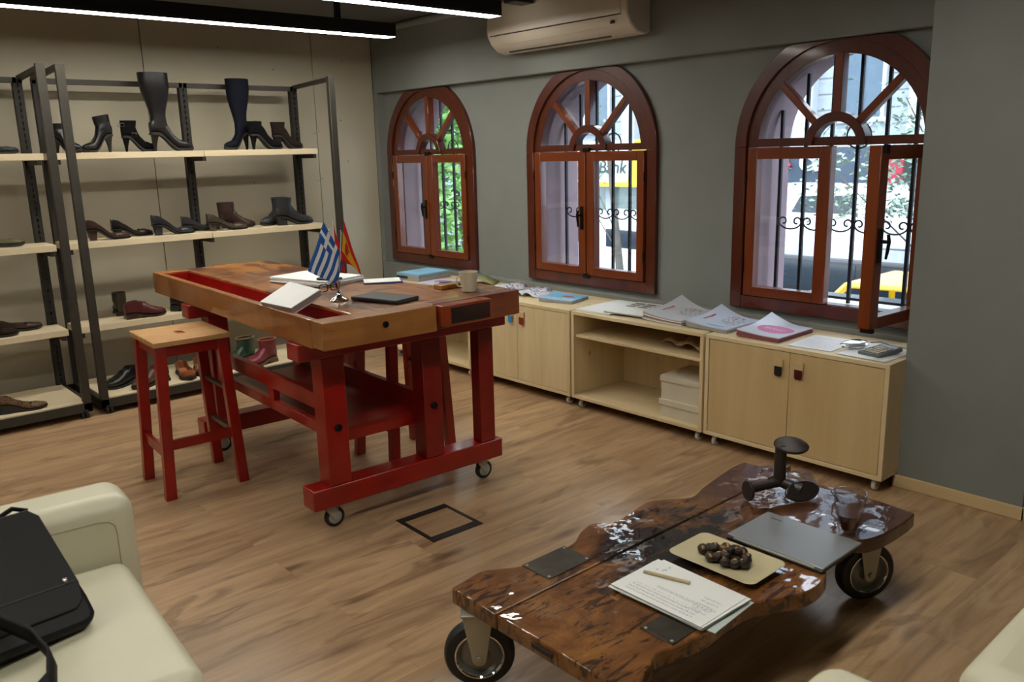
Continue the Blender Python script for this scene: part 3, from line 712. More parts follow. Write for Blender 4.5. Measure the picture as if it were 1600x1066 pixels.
# ------------------------------------------------------------------ things on the workbench
fs = thing('flag_stand', 'small chrome stand with a blue and white and two red flags', 'table flags', (-3.371,1.93,1.0015))
MB().lathe([(.045,0),(.045,.004),(.038,.010),(.022,.016),(.012,.026),(.009,.05),(.012,.075),(.014,.085),(.0,.086)], n=28).build('base', m_chrome, fs)
tops = [(.0,-.075,.305),(-.012,-.018,.318),(.0,.035,.307)]
m_pole = mat('white_pole','dcdcd8',.3)
for p in tops:
    o = MB().tube([(p[0]*.1,p[1]*.12,.08),p], .0028, 6).build('pole', m_chrome, fs)
    MB().blob((p[0],p[1],p[2]+.004),(.005,.005,.006)).build('finial', m_chrome, o)
B1, W1, R1, YL = '1f5ca8','e4e6ea','c41a16','e2a613'
gs = [('rect',-1,2,-1,2,B1)]
for k in (1,3,5,7): gs.append(('rect',-1,2,1-(k+1)/9,1-k/9,W1))
gs += [('rect',-1,.37,1-5/9,2,B1),('rect',-1,.37,1-3/9,1-2/9,W1),('rect',.148,.222,1-5/9,2,W1)]
m_gr = printed('striped_flag_cloth', W1, gs, 'UV', .8)
m_sp = printed('red_yellow_flag_cloth', R1, [('rect',-1,2,.27,.73,YL),('ell',.3,.5,.13,.19,R1),('scrib',.18,.48,.3,.72,'6b3a12',(16,16,.55))], 'UV', .8)
m_rd = printed('plain_red_flag_cloth', 'c81f1c', [('rect',-1,.10,-1,2,'e6e2dd')], 'UV', .8)
def flag(H0, H1, F1, F0, m, lab, rip=.006):
    H0,H1,F0,F1 = map(Vector,(H0,H1,F0,F1)); nrm = (H1-H0).cross(F0-H0).normalized()
    def fn(u, v):   # u along the fly, v from hoist bottom to hoist top
        p = H1.lerp(H0,v).lerp(F1.lerp(F0,v),u); return p+nrm*(rip*math.sin(u*7+v*2)*u)
    o = MB().sheet(fn,16,12).build('flag', m, fs, solid=.0008); o['label'] = lab; return o
# corners in the stand's own coordinates: hoist top, hoist bottom, fly bottom, fly top
def W2(x,y,z): return (x+3.371, y-1.93, z-1.0)
flag(W2(-3.371,1.880,1.362), W2(-3.385,1.983,1.177), W2(-3.36,1.911,1.079), W2(-3.35,1.776,1.153), m_gr, 'blue and white striped flag with a white cross')
flag(W2(-3.385,1.934,1.37), W2(-3.385,1.932,1.16), W2(-3.42,1.998,1.11), W2(-3.42,1.985,1.22), m_rd, 'red flag with a white strip at the pole, half hidden')
flag(W2(-3.372,1.985,1.362), W2(-3.375,1.957,1.175), W2(-3.385,2.018,1.152), W2(-3.36,2.050,1.100), m_sp, 'red and yellow flag hanging limp', .010)
m_folio = mat('black_leatherette', '101114', .5, bump=.05)
t = thing('tablet_case', 'closed black tablet case lying on the workbench', 'tablet case', (-3.215,2.078,ZT+.001), math.radians(15))
MB().box(-.14,.14,-.078,.078,0,.019).build('cover', m_folio, t, bevel=.006, seg=3)
MB().box(-.132,.1405,-.073,.073,.006,.013).build('page_edge', mat('dark_grey_edge','3b3b40',.5), t)
m_mug = mat('cream_ceramic','c4bda6',.3, var=.02)
t = thing('mug', 'cream ceramic mug at the window corner of the workbench', 'mug', (-3.105,2.483,ZT+.0015))
MB().lathe([(.030,0),(.033,.002),(.037,.03),(.0445,.085),(.046,.095),(.043,.095),(.040,.08),(.034,.03),(.028,.01),(0.001,.008)], n=36).build('body', m_mug, t)
MB().tube([(-.0,-.038,.078),(-.003,-.055,.080),(-.006,-.068,.066),(-.006,-.070,.048),(-.003,-.058,.030),(0,-.034,.026)], .0045, 8).build('handle', m_mug, t)
# sketchbook propped over the tray
t = thing('sketchbook', 'closed white sketchbook propped slantwise over the red tray', 'sketchbook', (-3.42,1.70,1.0))
q = [Vector((-3.53,1.622,1.016)),Vector((-3.27,1.640,1.016)),Vector((-3.30,1.80,1.072)),Vector((-3.60,1.81,1.077))]; o_ = Vector((-3.42,1.70,1.0))
nn = (q[1]-q[0]).cross(q[3]-q[0]).normalized()
q = [p-o_ for p in q]
MB().loft([[tuple(p) for p in q],[tuple(p+nn*.003) for p in q]]).build('front_cover', m_white, t)
c_ = sum(q,Vector())/4
MB().loft([[tuple(c_+(p-c_)*.975-nn*.026) for p in q],[tuple(c_+(p-c_)*.975-nn*.0005) for p in q]]).build('page_block', mat('page_edges','8d7f79',.8), t)
MB().loft([[tuple(p-nn*.029) for p in q],[tuple(p-nn*.0265) for p in q]]).build('back_cover', m_white, t)
# paper pile, phone, glasses
m_page = printed('handwritten_sheet', 'dddfdd', [('lines',-.16,.12,-.09,.02,'7d7f84',(.016,'y')),('scrib',-.12,-.02,.03,.08,'8d8f94',(60,60,.6))])
m_plainpage = m_white
def sheets(name, label, cat, loc, rz, sx, sy, n, th, top=None, jit=.008, group=None, seed=1, cols=None):
    r = random.Random(seed); t = thing(name, label, cat, loc, rz, group)
    for k in range(n):
        a = r.uniform(-1,1)*jit*4; dx, dy = r.uniform(-1,1)*jit, r.uniform(-1,1)*jit
        if k == n-1: a = dx = dy = 0
        o = MB(Matrix.Rotation(a,4,'Z')).box(-sx/2+dx,sx/2+dx,-sy/2+dy,sy/2+dy,k*th+.0003,(k+1)*th).build('sheet', (top if (k == n-1 and top) else (cols[k % len(cols)] if cols else m_plainpage)), t, smooth=False)
    return t
sheets('paper_pile','loose pile of white papers behind the flags on the workbench','papers',(-3.99,2.16,ZT+.001),math.radians(14),.42,.27,6,.005,jit=.012,seed=3)
t = thing('phone','small black phone lying on the white paper pile','phone',(-3.80,2.13,ZT+.0315),math.radians(20))
MB().box(-.06,.06,-.033,.033,0,.012).build('body', m_blackplastic, t, bevel=.005, seg=3); MB().box(-.052,.052,-.028,.028,.012,.0126).build('screen', mat('phone_screen','0a0b0d',.1), t)
t = thing('booklet','thin blue edged booklet beside the white paper pile','booklet',(-3.70,2.385,ZT+.001),math.radians(60))
MB().box(-.10,.10,-.07,.07,0,.006).build('cover', mat('violet_blue_card','3a3f8a',.5), t); MB().box(-.098,.09,-.068,.066,.006,.009).build('page', m_white, t)
t = thing('eyeglasses','dark framed eyeglasses folded open in front of the paper pile','eyeglasses',(-3.63,2.03,ZT+.003),math.radians(98))
gm = MB()
for sx in (-.034,.034): gm.tube([(sx+.026*math.copysign(abs(math.cos(a))**.6,math.cos(a)),0,.020+.018*math.copysign(abs(math.sin(a))**.6,math.sin(a))) for a in [2*PI*k/20 for k in range(20)]], .0028, 6, True)
gm.tube([(-.009,0,.026),(0,.0,.030),(.009,0,.026)], .002, 6); gm.build('frame', mat('dark_tortoise','1c100c',.25), t)
MB().beam((-.062,0,.028),(-.05,.12,.004),.003,.004).build('temple', m_blackplastic, t); MB().beam((.062,0,.028),(.05,.12,.004),.003,.004).build('temple', m_blackplastic, t)
for sx in (-.034,.034): MB().box(sx-.023,sx+.023,-.0006,.0006,.005,.035).build('lens', m_glass, t, smooth=False)
# ------------------------------------------------------------------ low cabinets on castors
m_wheelw = mat('pale_plastic_wheel','c9c5b8',.5); m_castdk = mat('grey_caster_metal','7a786f',.4,.6)
def cabinet(x0, label, kind, tabs=(), Wd=1.02):
    c = thing('low_cabinet', label, 'cabinet', (x0,3.79,0), group='pale pine cabinets under the windows')
    D, z0, z1, th = .50, .066, .643, .022
    MB().box(0,Wd,0,D,z1-th,z1).build('top', m_pineh, c, bevel=.002)
    MB().box(0,Wd,0,D,z0,z0+th).build('bottom', m_pineh, c, bevel=.002)
    for a, b in ((0,th),(Wd-th,Wd)): MB().box(a,b,.0,D,z0+th,z1-th).build('side', m_pine, c, bevel=.001)
    MB().box(th,Wd-th,D-.012,D,z0+th,z1-th).build('back', m_pine, c)
    if kind == 'doors':
        md = m_maple if tabs[0] != 'blue' else m_pine
        for k in (0,1):
            a, b = (th+.003, Wd/2-.0015) if k == 0 else (Wd/2+.0015, Wd-th-.003)
            d = MB().box(a,b,.003,.021,z0+th+.003,z1-th-.003).build('door', md, c, bevel=.0015, seg=1)
            hx = (b-.055) if k == 0 else (a+.055)
            h = MB().box(hx-.024,hx+.024,-.008,.003,.53,.578).build('pull', m_maple, d, bevel=.002); h['label'] = 'wooden finger pull'
            cc = {'blue':'3d8fc0','rust':'8a2d18','black':'15181b','oxblood':'4a0f14'}[tabs[k]]
            o = MB().prism([(hx-.021,.540),(hx-.021,.498),(hx-.013,.488),(hx+.013,.488),(hx+.021,.498),(hx+.021,.540)], -.0125,-.0085,'xz').build('leather_tab', leather(tabs[k]+'_tab_leather', cc, .25, .5), h, bevel=.001); o['label'] = tabs[k]+' leather tab'
            if k == 1 and tabs[1] == 'oxblood': pass
    else:
        MB().box(th,Wd-th,.02,D-.013,.472,.492).build('shelf', m_pineh, c, bevel=.001)
    for x in (.05, Wd-.05):
        for y in (.05, D-.05):
            o = MB().box(x-.018,x+.018,y-.018,y+.018,.056,z0).box(x-.016,x-.013,y-.012,y+.012,.022,.057).box(x+.013,x+.016,y-.012,y+.012,.022,.057).build('caster', m_castdk, c)
            MB().cyl((x-.011,y,.027),(x+.011,y,.027),.027,n=24).build('wheel', m_wheelw, o, bevel=.004)
    return c
cabinet(-2.665,'two door pine cabinet beside the grey column, with black and oxblood tabs','doors',('black','oxblood'))
cabinet(-3.70,'open pine cabinet with one shelf and two cream boxes inside','open')
cabinet(-4.735,'knotty two door pine cabinet with blue and rust coloured tabs','doors',('blue','rust'))
cabinet(-5.79,'open pine cabinet in the corner behind the workbench','open', Wd=1.04)
ZCB = .6435
m_box = mat('cream_cardboard','c9c2ad',.7,var=.03)
def shoebox(label, loc, rz, sx, sy, h, tilt=0):
    b = thing('shoe_box', label, 'box', loc, rz, 'cream boxes in the open cabinet')
    MB().box(-sx/2,sx/2,-sy/2,sy/2,0,h-.012).build('body', m_box, b, bevel=.001)
    o = MB(Matrix.Translation((-sx/2,0,h-.03)) @ Matrix.Rotation(tilt,4,'Y')).box(-.006,sx+.006,-sy/2-.006,sy/2+.006,0,.034).build('lid', m_box, b, bevel=.001)
    return b
shoebox('low cream cardboard box at the bottom of the pair in the open cabinet',(-2.865,3.985,.0885),0,.29,.30,.10)
shoebox('taller cream cardboard box sitting on the other one in the open cabinet',(-2.87,4.00,.1915),math.radians(2),.29,.30,.14,0)
w = thing('wrapping_paper','crumpled pale brown paper on the shelf of the open cabinet','paper',(-2.90,4.0,.4925))
rw = random.Random(4)
MB().sheet(lambda u,v:(-.16+.32*u+.03*v,-.12+.22*v,.012+.035*abs(math.sin(u*7+v*3))+.02*math.sin(v*9+u)*v*u+.006), 10, 8).build('crumpled_sheet', mat('kraft_paper','b79a75',.8), w, solid=.002, smooth=False)
# ------------------------------------------------------------------ printed matter on the cabinets
def magazine(name, label, cat, loc, rz, sx, sy, h, mtop, curl=.0, corner=.0, layers=4, group=None, mside=None):
    """stack of sheets, x = width, y = depth; left edge curls up, far left corner lifts"""
    t = thing(name, label, cat, loc, rz, group)
    def surf(z):
        k = z/h
        return lambda u,v: (-sx/2+sx*u*(1-.04*k*curl*10), -sy/2+sy*v, z+(curl*(1-u)**2.2+corner*max(0,(v-u)-.35)**1.5)*(.25+.75*k))
    rr = random.Random(int(abs(loc[0])*1000))
    for i in range(layers):
        z0, z1 = h*i/layers+.0004, h*(i+1)/layers
        f0, f1 = surf(z0), surf(z1); N = 10; dx = rr.uniform(-.004,.004) if i < layers-1 else 0
        mb = MB(); top = []; 
        g0 = [[f0(a/N,b/N) for b in range(N+1)] for a in range(N+1)]; g1 = [[f1(a/N,b/N) for b in range(N+1)] for a in range(N+1)]
        i0 = mb._a([(p[0]+dx,p[1],p[2]) for r in g0 for p in r]); i1 = mb._a([(p[0]+dx,p[1],p[2]) for r in g1 for p in r]); M_ = N+1
        for a in range(N):
            for b in range(N):
                q = i1+a*M_+b; mb.f.append((q,q+M_,q+M_+1,q+1)); q = i0+a*M_+b; mb.f.append((q,q+1,q+M_+1,q+M_))
        for a in range(N):
            for (u0,v0,u1,v1) in ((a,0,a+1,0),(a+1,N,a,N),(0,a+1,0,a),(N,a,N,a+1)):
                mb.f.append((i0+u0*M_+v0,i0+u1*M_+v1,i1+u1*M_+v1,i1+u0*M_+v0))
        mb.build('cover' if i == layers-1 else 'page', mtop if i == layers-1 else (mside or [m_white, m_pgrey, m_pred][i % 3]), t)
    return t
m_pgrey = mat('grey_page_edge','9a9a98',.7); m_pred = mat('reddish_cover_edge','8a4a4c',.6)
PK, RD_, GY, BL = 'c8639a','a03a4a','7f8288','5aa6d8'
m_mpink = printed('magazine_pink_ellipse','c9cfe0',[('ell',.01,-.01,.10,.085,'c96aa0'),('scrib',-.06,.06,-.02,.015,'e0a8c8',(90,60,.5))],rough=.35)
def swirl_cover(base, extra=()): 
    return [('scrib',-.02,.10,-.06,.13,'8a8c90',(60,38,.53)),('scrib',-.03,.06,.03,.13,'3a3c42',(55,40,.60)),('scrib',-.02,.05,.07,.14,'a8384a',(40,60,.60)),('rect',-.105,-.092,-.06,.06,'b04858')]+list(extra)
m_mswirl = printed('magazine_ink_drawing','c6c8d2',swirl_cover(1),rough=.35)
m_mswirl2 = printed('magazine_ink_drawing_blue','c6cfe2',swirl_cover(1,[('ell',.03,-.135,.06,.016,'7fb0d8')]),rough=.35)
magazine('magazine_stack','magazine pile with a pink ellipse on the cover, under the open window','magazines',(-2.38,4.02,ZCB+.001),0,.255,.345,.026,m_mpink,.016,.08,5,'magazines on the cabinets',mside=m_pred)
magazine('magazine_stack','magazine pile with an ink drawing and a pale blue oval on its cover','magazines',(-2.715,4.035,ZCB+.001),0,.275,.345,.024,m_mswirl2,.022,.08,4,'magazines on the cabinets',mside=m_pgrey)
magazine('magazine_stack','thick curled magazine pile with ink drawing, between swatch card and oval pile','magazines',(-3.025,4.05,ZCB+.001),0,.285,.38,.032,m_mswirl,.026,.09,6,'magazines on the cabinets')
sw = []; cols = [['2a2320','3a4046','2c3440'],['16181c','2c3440','50544f'],['3c2a26','23272c','5a2a28']]
for i in range(3):
    for j in range(3):
        sw.append(('rect',-.13+.088*i,-.058+.088*i,.015+.052*j,.05+.052*j,[['4a4440','5a5e62','84827a'],['1c1a1c','44484c','33373c'],['14161a','20242a','3d1d1c']][j][i]))
t = thing('swatch_card','white sample card with nine dark colour swatches','sample card',(-3.345,4.05,ZCB+.017),math.radians(5))
MB().box(-.145,.145,-.19,.19,0,.004).build('card', printed('swatch_card_print','dcdcd6',sw,rough=.4), t); MB().box(-.14,.15,-.194,.184,-.005,-.0005).build('under_sheet', m_pgrey, t)
t = thing('foam_board','blank white board lying at the edge of the cabinet top','board',(-3.555,4.04,ZCB+.0005),math.radians(2))
MB().box(-.14,.14,-.215,.215,0,.010).build('board', m_white, t)
m_mblue = printed('magazine_light_blue','8fb6cf',[('rect',-.2,.2,-.06,.12,'6fb4dc'),('ell',.02,.03,.05,.025,'b0504e'),('scrib',-.12,.12,-.1,-.03,'c8dcea',(60,60,.5))],rough=.35)
magazine('magazine_stack','light blue magazines with a small red oval on the cover','magazines',(-4.01,4.035,ZCB+.001),math.radians(14),.26,.23,.020,m_mblue,.006,.02,4,'magazines on the cabinets',mside=m_pgrey)
m_mopen = printed('open_magazine_sketches','d0d2dc',[('scrib',-.13,.13,-.10,.12,'6c7078',(45,45,.55)),('scrib',-.10,.10,-.06,.10,'a85a66',(30,50,.62))],rough=.35)
def open_mag(label, loc, rz, m, s=.13, d=.16):
    t = thing('open_magazine', label, 'magazine', loc, rz, 'magazines lying open')
    for k, sg in enumerate((-1,1)):
        MB().sheet(lambda u,v: (sg*s*2*u*.9, -d+2*d*v, .004+.035*math.sin(min(1,u*1.6)*PI)*(1-u)+.004*(1-u)), 10, 4).build('page', m, t, solid=.002)
    return t
open_mag('open magazine with ink sketches lying beside the light blue magazines',(-4.36,4.07,ZCB+.002),math.radians(12), m_mopen,.085,.13)
open_mag('open magazine with pinkish print on the knotty cabinet, partly behind the bench corner',(-4.67,4.13,ZCB+.002),math.radians(-6), m_mopen,.06,.12)
t = thing('booklet','olive green booklet standing half open beside the mug, on the corner cabinet','booklet',(-5.02,4.14,ZCB+.001),math.radians(35))
m_ol = mat('olive_card','8a8c5e',.6)
for sg in (-1,1): MB().sheet(lambda u,v:(sg*.14*u*.9,-.1+.2*v,.06*(1-u)+.003),4,2).build('cover',m_ol,t,solid=.002)
m_mlil = printed('magazine_lilac_ellipse','c4c4da',[('ell',0,.02,.09,.06,'a860a0')],rough=.35)
magazine('magazine_stack','single magazine with a lilac ellipse and a pen on it','magazines',(-5.30,3.97,ZCB+.001),math.radians(8),.28,.26,.008,m_mlil,.0,.0,2,'magazines on the cabinets')
t = thing('pen','dark pen lying on the magazine with the lilac ellipse','pen',(-5.25,3.94,ZCB+.0135),math.radians(55))
MB().cyl((-.07,0,0),(.07,0,0),.0042,n=8).build('barrel', mat('navy_pen','20204a',.3), t); MB().cyl((-.07,0,.0),(-.03,0,0),.0048,n=8).build('cap', m_white, t)
magazine('magazine_stack','tall pile with light blue top cover and black binder edge','magazines',(-5.63,4.03,ZCB+.001),math.radians(5),.28,.34,.058,mat('light_blue_cover','7fb3cf',.5),.0,.0,4,'magazines on the cabinets',mside=m_pgrey)
o = MB().box(-.135,.0,-.173,-.171,.016,.034).build('binder_edge', m_blackplastic, bpy.data.objects['magazine_stack.005'])
m_form = printed('printed_form','e0e2e4',[('lines',-.10,.10,-.12,.06,'a8aab0',(.02,'y')),('rect',-.09,.09,.085,.089,'3a3c44')])
t = sheets('paper_sheet','printed form lying flat between the pink ellipse magazine and calculator','papers',(-2.09,4.0,ZCB+.0005),math.radians(3),.23,.32,2,.001,m_form,.004)
t = sheets('paper_sheet','blank white sheets under the grey calculator','papers',(-1.80,3.99,ZCB+.0005),math.radians(-4),.24,.34,3,.001,None,.01,seed=5)
t = thing('calculator','grey desk calculator with dark display beside the column','calculator',(-1.775,3.965,ZCB+.005),math.radians(-14))
MB(Matrix.Rotation(math.radians(5),4,'X')).box(-.062,.062,-.085,.085,0,.02).build('case', mat('grey_plastic_case','5c6064',.45), t, bevel=.005)
MB(Matrix.Rotation(math.radians(5),4,'X')).box(-.052,.052,.045,.072,.0195,.0215).build('display', mat('dark_lcd','22282c',.15), t)
mk = mat('beige_keys','a8a28c',.5)
for r_ in range(4):
    for c_ in range(5):
        MB(Matrix.Rotation(math.radians(5),4,'X')).box(-.05+c_*.0205,-.05+c_*.0205+.016,-.074+r_*.027,-.074+r_*.027+.020,.0195,.0255).build('key', mk, t, bevel=.002, seg=1)
t = thing('plastic_pouch','clear crumpled plastic pouch with a white tube inside, next to the calculator','pouch',(-1.915,3.99,ZCB+.003),math.radians(-20))
MB().blob((0,0,.022),(.05,.085,.022),10,7,jit=.18,seed=3).build('film', glass_mat('clear_film',(.92,.95,.97),3.0), t, smooth=False)
MB().cyl((.0,-.05,.018),(.01,.05,.018),.012,n=12).build('tube', m_white, t)
t = thing('charging_cable','thin dark cable curling on the paper behind the calculator','cable',(-1.85,4.15,ZCB+.006))
MB().tube([(-.06,0,0),(-.02,.03,.003),(.05,-.01,.002),(.12,-.02,.002),(.15,.02,.0)], .0022, 6).build('cord', m_blackplastic, t)
# ------------------------------------------------------------------ coffee table on four big castors
def ctable_mat(side=False):
    t = NT('resin_coated_slab')
    n1 = t.noise(t.coords(scale=(30,6,10)), 1, 8, .72, 1.2); n2 = t.noise(t.coords(scale=(5,2.2,3), loc=(2.1,.6,0)), 1, 6, .66, 1.2); n3 = t.noise(t.coords(scale=(9,6,7)), 1, 8, .72, .8)
    n4 = t.noise(t.coords(scale=(3,2,2), loc=(7,3,0)), 1, 3)
    sx = t.n.new('ShaderNodeSeparateXYZ'); t.link(t.coords(), sx.inputs[0])
    c = t.ramp(n3, [(.30,lin('46290f')),(.46,lin('683f18')),(.58,lin('7d5020')),(.75,lin('8f632c'))])
    thr = t.math('ADD', n1, t.math('MULTIPLY', t.math('SUBTRACT', n4, .5), .22))
    c = t.mix(t.ramp(thr, [(.545,(0,0,0)),(.58,(.92,.92,.92))]), c, lin('24120a'))
    e = t.math('ADD', t.math('POWER', t.math('DIVIDE', t.math('SUBTRACT', sx.outputs[0], .30), .25), 2), t.math('POWER', t.math('DIVIDE', t.math('SUBTRACT', sx.outputs[1], .82), .36), 2))
    e = t.math('ADD', e, t.math('MULTIPLY', t.math('SUBTRACT', n2, .5), 5.0))
    c = t.mix(t.ramp(e, [(.35,(1,1,1)),(1.1,(0,0,0))]), c, lin('140a07'))
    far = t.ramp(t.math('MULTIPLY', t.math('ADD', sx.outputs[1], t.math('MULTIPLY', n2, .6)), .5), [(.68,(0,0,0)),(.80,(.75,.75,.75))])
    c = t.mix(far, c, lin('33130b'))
    t.link(c, t.p.inputs['Base Color'])
    h = t.math('ADD', t.noise(t.coords(), 7, 2, .45), t.math('MULTIPLY', t.noise(t.coords(scale=(55,7,10)), 1, 3, .5), .03))
    t.bump(h, .25, .006)
    b2 = t.n.new('ShaderNodeBump'); b2.inputs['Strength'].default_value = .55; b2.inputs['Distance'].default_value = .010; t.link(h, b2.inputs['Height']); t.link(b2.outputs[0], t.p.inputs['Coat Normal'])
    t.done(.55, 0, 1.0, .2); t.p.inputs['Coat Roughness'].default_value = .02; t.p.inputs['Coat IOR'].default_value = 1.6
    return t.m
m_ct = ctable_mat(); m_cts = m_ct
CT = (-1.93,1.43,0)
ct = thing('coffee_table', 'low coffee table of thick lacquered planks on four big wheels', 'coffee table', CT)
def L2(p): return [(x-CT[0], y-CT[1]) for x, y in p]
def wob(p, seed, amp=.003):
    """round an outline's free edge with a spline, keep the sawn ends straight"""
    n_ = len(p); o = []
    for i in range(n_):
        p0, p1, p2, p3 = [p[(i+k) % n_] for k in (-1,0,1,2)]
        if math.hypot(p2[0]-p1[0],p2[1]-p1[1]) > .3 or abs(p1[1]-p[0][1]) < .03: o.append(p1); continue
        for k in range(4):
            t = k/4; o.append(tuple(.5*((2*p1[j])+(-p0[j]+p2[j])*t+(2*p0[j]-5*p1[j]+4*p2[j]-p3[j])*t*t+(-p0[j]+3*p1[j]-3*p2[j]+p3[j])*t**3) for j in (0,1)))
    return o
leftp = [(-1.935,1.435),(-1.955,1.56),(-1.93,1.62),(-1.89,1.69),(-1.875,1.80),(-1.885,1.93),(-1.925,2.01),(-1.945,2.09),(-1.90,2.15),(-1.905,2.25),(-1.925,2.38),(-1.89,2.46),(-1.835,2.54),(-1.86,2.66),(-1.885,2.80),(-1.90,2.90),(-1.90,3.0),(-1.83,3.01),(-1.7230,3.015),(-1.7230,1.435)]
rightp = [(-1.7170,1.435),(-1.7170,3.015),(-1.55,3.01),(-1.42,3.02),(-1.20,3.0),(-1.165,2.97),(-1.165,2.80),(-1.18,2.70),(-1.21,2.645),(-1.30,2.60),(-1.33,2.50),(-1.28,2.41),(-1.185,2.37),(-1.155,2.30),(-1.155,2.20),(-1.20,2.10),(-1.235,2.02),(-1.24,1.90),(-1.235,1.80),(-1.255,1.68),(-1.27,1.62),(-1.245,1.55),(-1.25,1.435)]
# wind both the same way
MB().prism(wob(L2(leftp),1), .262, .315).build('plank', m_ct, ct, bevel=.005)
MB().prism(wob(L2(rightp),2), .262, .315).build('plank', m_ct, ct, bevel=.005)
MB().box(.12,.17,.10,1.50,.235,.262).box(.50,.55,.10,1.50,.235,.262).build('bearer', m_winframe, ct)
MB().box(.37,.45,-.003,.002,.285,.298).build('slot', m_gap, ct)
m_plate = mat('scratched_steel_plate','4a453c',.32,.6,var=.35,scale=14)
def plate(x0,x1,y0,y1,lab):
    p = MB().box(x0-CT[0],x1-CT[0],y0-CT[1],y1-CT[1],.3155,.3185).build('metal_plate', m_plate, ct, bevel=.001, seg=1)
    r = MB()
    for x in (x0+.012,x1-.012):
        for y in (y0+.012,y1-.012): r.blob((x-CT[0],y-CT[1],.3187),(.005,.005,.002))
    r.build('rivets', m_zinc, p); return p
plate(-1.886,-1.757,1.69,1.888,''); plate(-1.378,-1.262,1.68,1.86,'')
m_rim = mat('pressed_steel_rim','7f807b',.35,.3)
m_fork = mat('zinc_fork','a5a294',.4,.5,var=.04)
def bigwheel(x, y, a, side):
    M_ = Matrix.Translation((x-CT[0],y-CT[1],0)) @ Matrix.Rotation(a,4,'Z')   # wheel axle along local x
    f = MB(M_).box(-.045,.045,-.055,.055,.255,.262)
    for s in (-1,1): f.prism([(-.050,.255),(.045,.255),(.022,.095),(.010,.083),(-.010,.083),(-.022,.095)], *sorted((s*.034,s*.038)), 'yz')
    f.cyl((-.048,0,.112),(.048,0,.112),.009,n=12); w = f.build('fork', m_fork, ct, bevel=.002, seg=1)
    R = M_ @ Matrix.Translation((0,0,.112)) @ Matrix.Rotation(PI/2,4,'Y')
    MB().lathe([(.074,-.026),(.090,-.028),(.104,-.024),(.111,-.014),(.112,0),(.111,.014),(.104,.024),(.090,.028),(.074,.026)], M=R, n=48, cap=False).build('tyre', m_rubber, w)
    rm = MB().lathe([(.001,-.020),(.028,-.020),(.032,-.014),(.052,-.012),(.060,-.008),(.066,-.014),(.070,-.026),(.074,-.0285),(.074,.0285),(.070,.026),(.066,.014),(.060,.008),(.052,.012),(.032,.014),(.028,.020),(.001,.020)], M=R, n=40).build('rim', m_rim, w)
    for s in (-1,1): MB().lathe([(.0705,s*.026),(.074,s*.0305),(.078,s*.0300),(.0765,s*.027)], M=R, n=40, cap=False).build('rim_ring', m_chrome, w)
bigwheel(-1.855,1.475,math.radians(-40),1); bigwheel(-1.265,2.83,math.radians(-30),1); bigwheel(-1.83,2.83,math.radians(20),1); bigwheel(-1.32,1.53,math.radians(10),1)
ZD = .316
m_notes = printed('handwritten_notes','dcdedc',[('lines',-.13,.12,-.10,-.045,'8f9296',(.016,'y')),('lines',-.06,.15,-.03,-.005,'a4a6aa',(.03,'y')),('scrib',-.13,-.09,.02,.10,'9a9ca0',(80,60,.6)),('lines',.08,.14,-.06,.04,'9da0a4',(.02,'y'))],rough=.6)
sheets('note_papers','stack of white note sheets with handwriting on the coffee table','papers',(-1.412,1.90,.3195),math.radians(0),.335,.232,7,.0022,m_notes,.009,seed=11)
t = thing('paper_sheet','pale blue sheet sticking out under the handwritten notes','paper',(-1.385,1.905,.3188),math.radians(4)); MB().box(-.165,.165,-.11,.11,0,.0006).build('sheet', mat('pale_bluish_paper','b9c4c0',.6), t)
t = thing('pen','beige ballpoint pen lying on the handwritten notes','pen',(-1.475,1.935,.3405),math.radians(17))
MB().cyl((-.07,0,0),(.07,0,0),.0055,n=10).build('barrel', mat('beige_pen','b5a77e',.4), t); MB().cyl((-.082,0,0),(-.07,0,0),.0045,.0052,n=10).build('clip_button', m_zinc, t)
m_dish = mat('cream_glazed_dish','bfb592',.25,var=.02)
t = thing('plate','cream rectangular plate with roasted chestnuts','plate',(-1.430,2.18,ZD))
def rrect(hx,hy,r,n=6):
    o = []
    for cx,cy,a0 in ((hx-r,hy-r,0),(-hx+r,hy-r,PI/2),(-hx+r,-hy+r,PI),(hx-r,-hy+r,3*PI/2)):
        for k in range(n+1): a = a0+PI/2*k/n; o.append((cx+r*math.cos(a), cy+r*math.sin(a)))
    return o
R_ = []
for hx,hy,r,z in ((.125,.070,.02,.0),(.130,.075,.022,.004),(.160,.103,.03,.020),(.163,.106,.03,.0225),(.160,.103,.03,.0235),(.128,.073,.02,.0085),(.0,.0,.0,.0075)):
    R_.append([(x,y,z) for x,y in rrect(max(hx,.001),max(hy,.001),max(r,.0005))])
MB().loft(R_).build('dish', m_dish, t)
def chest():
    t = NT('chestnut_shell'); n = t.noise(t.coords(scale=(40,40,40)), 1, 4)
    t.link(t.ramp(n, [(.35,lin('17100c')),(.6,lin('2c1b12')),(.72,lin('14110f'))]), t.p.inputs['Base Color']); return t.done(.5)
m_ch = chest(); m_chf = mat('chestnut_flesh','a87a3c',.6)
chp = [(300,637,0),(375,632,0),(355,655,.5),(432,655,0),(475,635,.4),(540,655,.5),(500,668,.6),(585,680,.5),(600,710,.3),(345,705,0),(395,712,.2),(448,688,.9),(380,672,.9),(455,720,.6),(520,690,.9),(445,748,0),(510,755,0),(580,755,0),(600,738,.5),(545,700,.8),(480,705,1.2)]
random.seed(5)
